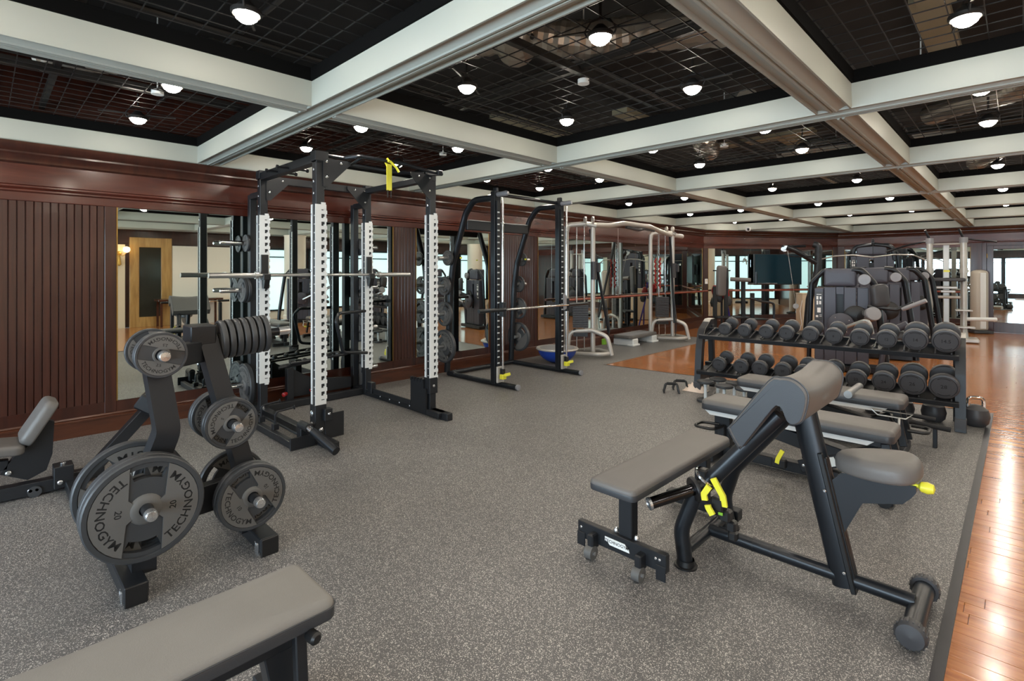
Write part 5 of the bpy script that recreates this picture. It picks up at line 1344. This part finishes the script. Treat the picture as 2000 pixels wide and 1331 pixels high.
# multi press station: curved post with a forward arm
t = thing('cable_column', 'black single-post machine with angled upper arm beside the television', 'exercise machine', (-3.34, 13.05, 0), .35)
g = MB(); g.tube(fillet([(-.12, 0, 0), (-.06, 0, .8), (.10, 0, 1.45), (.12, 0, 2.0), (.02, .02, 2.04)], .25, 7), .075, 16); g.build('post', 'frame', t)
g = MB(); g.tube([(.08, -.02, 1.62), (-.34, -.1, 1.90), (-.52, -.12, 1.98)], .06, 14); g.build('upper_arm', 'framegl', t)
g = MB()
for q in range(2): g.lathe([(.03, -.015), (.045, -.015), (.045, .015), (.03, .015)], (-.53-.06*q, -.12, 1.97-.03*q), (.2, 1, 0), 16)
g.box((-.56, -.12, 1.90), (.08, .06, .05), b=.01); g.build('arm_pulley', 'steel', t)
g = MB(); g.tube([(-.12, .06, 2.0), (-.45, .1, 2.0), (-.6, -.12, 2.0)], .03, 8); g.tube(fillet([(-.6, -.12, 1.9), (-.5, -.12, 1.78), (-.2, -.15, 1.75), (.05, -.15, 1.78)], .05), .012, 8); g.build('handle_bar', 'framegl', t)
g = MB(); g.tube([(-.5, -.12, 1.9), (-.35, -.3, .7), (-.33, -.3, .95)], .005, 5); g.lathe([(.05, 0), (.06, 0), (.06, .01), (.05, .01)], (-.35, -.3, .66), (0, 1, 0), 14); g.build('cable', 'steel', t)
g = MB(); g.box((-.05, -.1, .03), (.5, .9, .06), b=.01); g.build('base', 'frame', t, 0)
# dip and knee raise tower
t = thing('dip_tower', 'black dip and knee-raise tower with back cushion in front of the corner mirror', 'exercise machine', (-4.55, 11.7, 0), .75)
for (a, b_) in ((-.42, 0), (-.14, .1), (.20, .0), (.40, .0)):
    hh = 1.5 if a == -.14 else (1.1 if a < 0 else (1.22 if a < .3 else .95))
    g = MB(); g.box((a, b_, hh/2), (.075, .075, hh), b=.005); g.build('post', 'frame', t, 0)
g = MB(); g.box((0, .05, .03), (1.0, .08, .06)); g.box((-.42, -.2, .03), (.08, .8, .06)); g.box((.30, -.2, .03), (.08, .8, .06)); g.box((-.1, -.1, .42), (.7, .30, .03), b=.005); g.box((.45, -.1, .38), (.4, .25, .03), b=.005); g.build('base_frame', 'frame', t, 0)
g = MB(); g.pad(rrect(-.13, -.34, .13, .34, .06, 5), .09, .035, frame((-.26, -.05, 1.22), (.85, .5, 0), (.08, 0, 1)), 5, .01); g.build('back_cushion', 'pad', t, 60)
g = MB(); g.tube([(-.10, -.05, 1.26), (.30, -.15, 1.24)], .045, 14); g.build('arm_pad', 'pad', t)
g = MB(); g.tube([(.25, -.12, 1.16), (.85, -.2, 1.16)], .018, 8); g.tube([(.42, -.14, 1.16), (.42, -.14, 1.42)], .028, 10); g.build('dip_handle', 'framegl', t)
g = MB(); g.tube(fillet([(.3, -.1, .85), (.5, -.2, .78), (.78, -.2, .74), (.78, -.2, .1)], .08), .026, 10); g.build('side_rail', 'framegl', t)
# beige pedestal box
t = thing('pedestal_box', 'tall beige laminate pedestal box standing by the corner mirror', 'box', (-3.62, 13.75, 0), .6)
g = MB(); g.box((0, 0, .45), (.38, .42, .90), b=.006); g.build('body', 'cream2', t, 0)
g = MB(); g.box((0, 0, .905), (.40, .44, .012), b=.003); g.build('lid', 'cream2', t, 0)
g = MB(); g.tube([(-.19, -.2, .75), (-.25, -.24, .5), (-.22, -.26, .2), (-.3, -.3, .01)], .006, 6); g.build('cord', 'inkw', t)
# television on the corner mirror
u0 = ((-5.12-PA.x)**2+(14.35-PA.y)**2)**.5; e = (PB-PA).normalized(); n_ = V((e.y, -e.x, 0))
cT = PA+e*(u0+.72)+n_*.12
t = thing('television', 'large dark flat television mounted in front of the corner mirror', 'television', (cT.x, cT.y, 1.48), AD)
g = MB(); g.box((0, 0, 0), (1.50, .05, .82), b=.006); g.build('casing', 'black', t, 0)
g = MB(); g.box((0, -.0265, .005), (1.46, .003, .78)); g.build('screen', 'tv', t, 0)
g = MB(); g.box((0, .06, 0), (.4, .08, .3)); g.build('wall_mount', 'black', t, 0)
# silver pull-up / cable station
t = thing('pull_up_station', 'silver twin-post pull-up and cable station in front of back wall mirror', 'exercise machine', (-1.10, 14.0, 0), .12)
for a in (-.27, .27):
    g = MB(); g.cyl((a, 0, 0), (a, 0, 2.10), .055, 18); g.build('post', 'silver', t)
    g = MB(); g.cyl((a, 0, 2.02), (a, 0, 2.13), .07, 18); g.build('collar', 'disc', t)
    s = 1 if a > 0 else -1
    g = MB(); g.tube([(a, -.02, 2.10), (a-.08*s*s, -.06, 2.30)], .022, 10); g.tube([(a, 0, 2.08), (a+s*.35, .05, 2.0), (a+s*.75, .08, 1.86)] if s < 0 else [(a, 0, 2.10), (a+.5, .05, 2.02)], .018, 8); g.build('grip_arm', 'framegl', t)
    g = MB(); g.cyl((a, 0, 1.40), (a, 0, 1.50), .068, 18); g.build('collar', 'silver', t)
g = MB(); g.box((0, .12, 1.0), (.10, .08, 2.0), b=.01); g.build('centre_mast', 'silver', t, 0)
g = MB(); g.cyl((-.25, .02, 2.0), (.25, .02, 2.0), .02, 10); g.cyl((-.25, .0, .9), (.25, .0, .9), .03, 10); g.build('cross_tube', 'silver', t)
g = MB(); g.pad(rrect(-.3, -.10, .3, .10, .09, 5), .07, .03, frame((0, -.1, 1.30), (1, 0, 0), (0, 1, 0)), 4); g.build('arm_cushion', 'rubberd', t, 60)
g = MB(); g.box((0, -.06, 1.10), (.34, .12, .05), b=.01); g.box((.02, -.04, 1.02), (.24, .10, .05), b=.01); g.build('step_plate', 'silver', t, 0)
g = MB(); g.box((0, -.09, 1.44), (.10, .01, .04)); g.build('yellow_badge', 'yellow', t, 0)
g = MB(); g.box((.27, -.05, .64), (.26, .20, .025), b=.004); g.box((.27, -.05, .30), (.34, .26, .03), b=.004); g.build('foot_plate', 'silver', t, 0)
g = MB(); g.lathe([(.10, 0), (.08, .1), (.06, .28)], (.27, 0, 0), seg=16); g.box((0, 0, .04), (1.0, .5, .08), b=.02); g.tube([(-.3, -.1, .32), (.1, -.15, .30)], .04, 10); g.build('base', 'silver', t)
g = MB(); g.tube([(.30, .0, .46), (.78, .25, .46)], .04, 14); g.build('side_arm', 'jacket', t)
# tall rounded weight tower
t = thing('weight_tower', 'tall rounded beige and silver weight tower next to the back wall door', 'exercise machine', (-.69, 16.25, 0), .6)
g = MB(); out = [(.17*cos(a), .13*sin(a)) for a in [2*pi*q/32 for q in range(32)]]
g.pad(out, 1.40, .09, frame((0, 0, 1.46), (1, 0, 0), (0, 1, 0)), 6, .01); g.build('shell', 'tower', t, 50)
g = MB(); g.box((.0, -.125, .75), (.12, .03, 1.3), b=.01); g.build('front_strip', 'jacket', t, 0)
g = MB(); g.box((0, 0, .03), (.4, .34, .06), b=.01); g.build('base', 'rubber', t, 0)
# CCTV camera and switch plate
t = thing('dome_camera', 'small white dome security camera on the ceiling beam near the far corner', 'camera', (-4.72, 13.0, 2.50))
g = MB(); g.lathe([(.06, 0), (.062, -.05), (.05, -.09), (.0001, -.11)], seg=20, capped=False); g.build('housing', 'inkw', t)
g = MB(); g.lathe([(.0001, .05), (.025, .04), (.03, 0)], (.02, -.05, -.05), (.4, -.8, -.3), 14, False); g.build('lens', 'black', t)
pS = PA+e*.065+n_*.03
t = thing('light_switch', 'small white switch plate on the corner post beside the slanted mirror', 'switch', (pS.x, pS.y, 1.17), AD)
g = MB(); g.box((0, -.0, 0), (.085, .012, .13), b=.003); g.build('plate', 'inkw', t, 0)
g = MB(); g.box((0, -.008, .02), (.03, .006, .05)); g.build('rocker', 'cream2', t, 0)

# ---- things only the mirrors show ----------------------------------------------------------
sel_machine('graphite weight machine by the right-hand windows, seen in the long mirror', 2.6, 6.2, -1.3, H=1.5, mirror_=-1)
sel_machine('second graphite weight machine by the right-hand windows, seen in the mirrors', 2.7, 8.4, -1.3, H=1.5, mirror_=-1)
sel_machine('third graphite weight machine by the right-hand windows, seen in the mirrors', 2.7, 11.0, -1.4, H=1.5, mirror_=-1)
t = thing('console_table', 'low reddish wooden table by the cream wall, seen in the long mirror', 'table', (4.15, 3.9, 0))
g = MB(); g.box((0, 0, .68), (.5, 1.5, .05), b=.006); g.build('top', 'base', t, 0)
for a in (-.2, .2):
    for b_ in (-.68, .68):
        g = MB(); g.box((a, b_, .325), (.05, .05, .66)); g.build('leg', 'base', t, 0)
t = thing('barbell_rest', 'black barbell stand holding a zigzag curl bar, seen in the long mirror', 'rack', (.75, 3.2, 0))
for b_ in (-.45, .45):
    g = MB(); g.box((0, b_, .38), (.06, .06, .76), b=.004); g.build('post', 'frame', t, 0)
g = MB(); g.box((0, 0, .03), (.5, 1.1, .06), b=.004); g.build('base', 'frame', t, 0)
t = thing('curl_bar', 'zigzag chrome curl bar on the stand, seen in the long mirror', 'barbell', (.79, 3.2, .79))
g = MB(); g.tube([(0, -.62, 0), (0, -.28, 0), (0, -.2, .04), (0, -.08, -.04), (0, .08, .04), (0, .2, -.04), (0, .28, 0), (0, .62, 0)], .013, 8); g.build('shaft', 'chrome', t)
for s in (-1, 1):
    g = MB(); g.cyl((0, s*.42, 0), (0, s*.64, 0), .025, 12); g.build('sleeve', 'black', t)
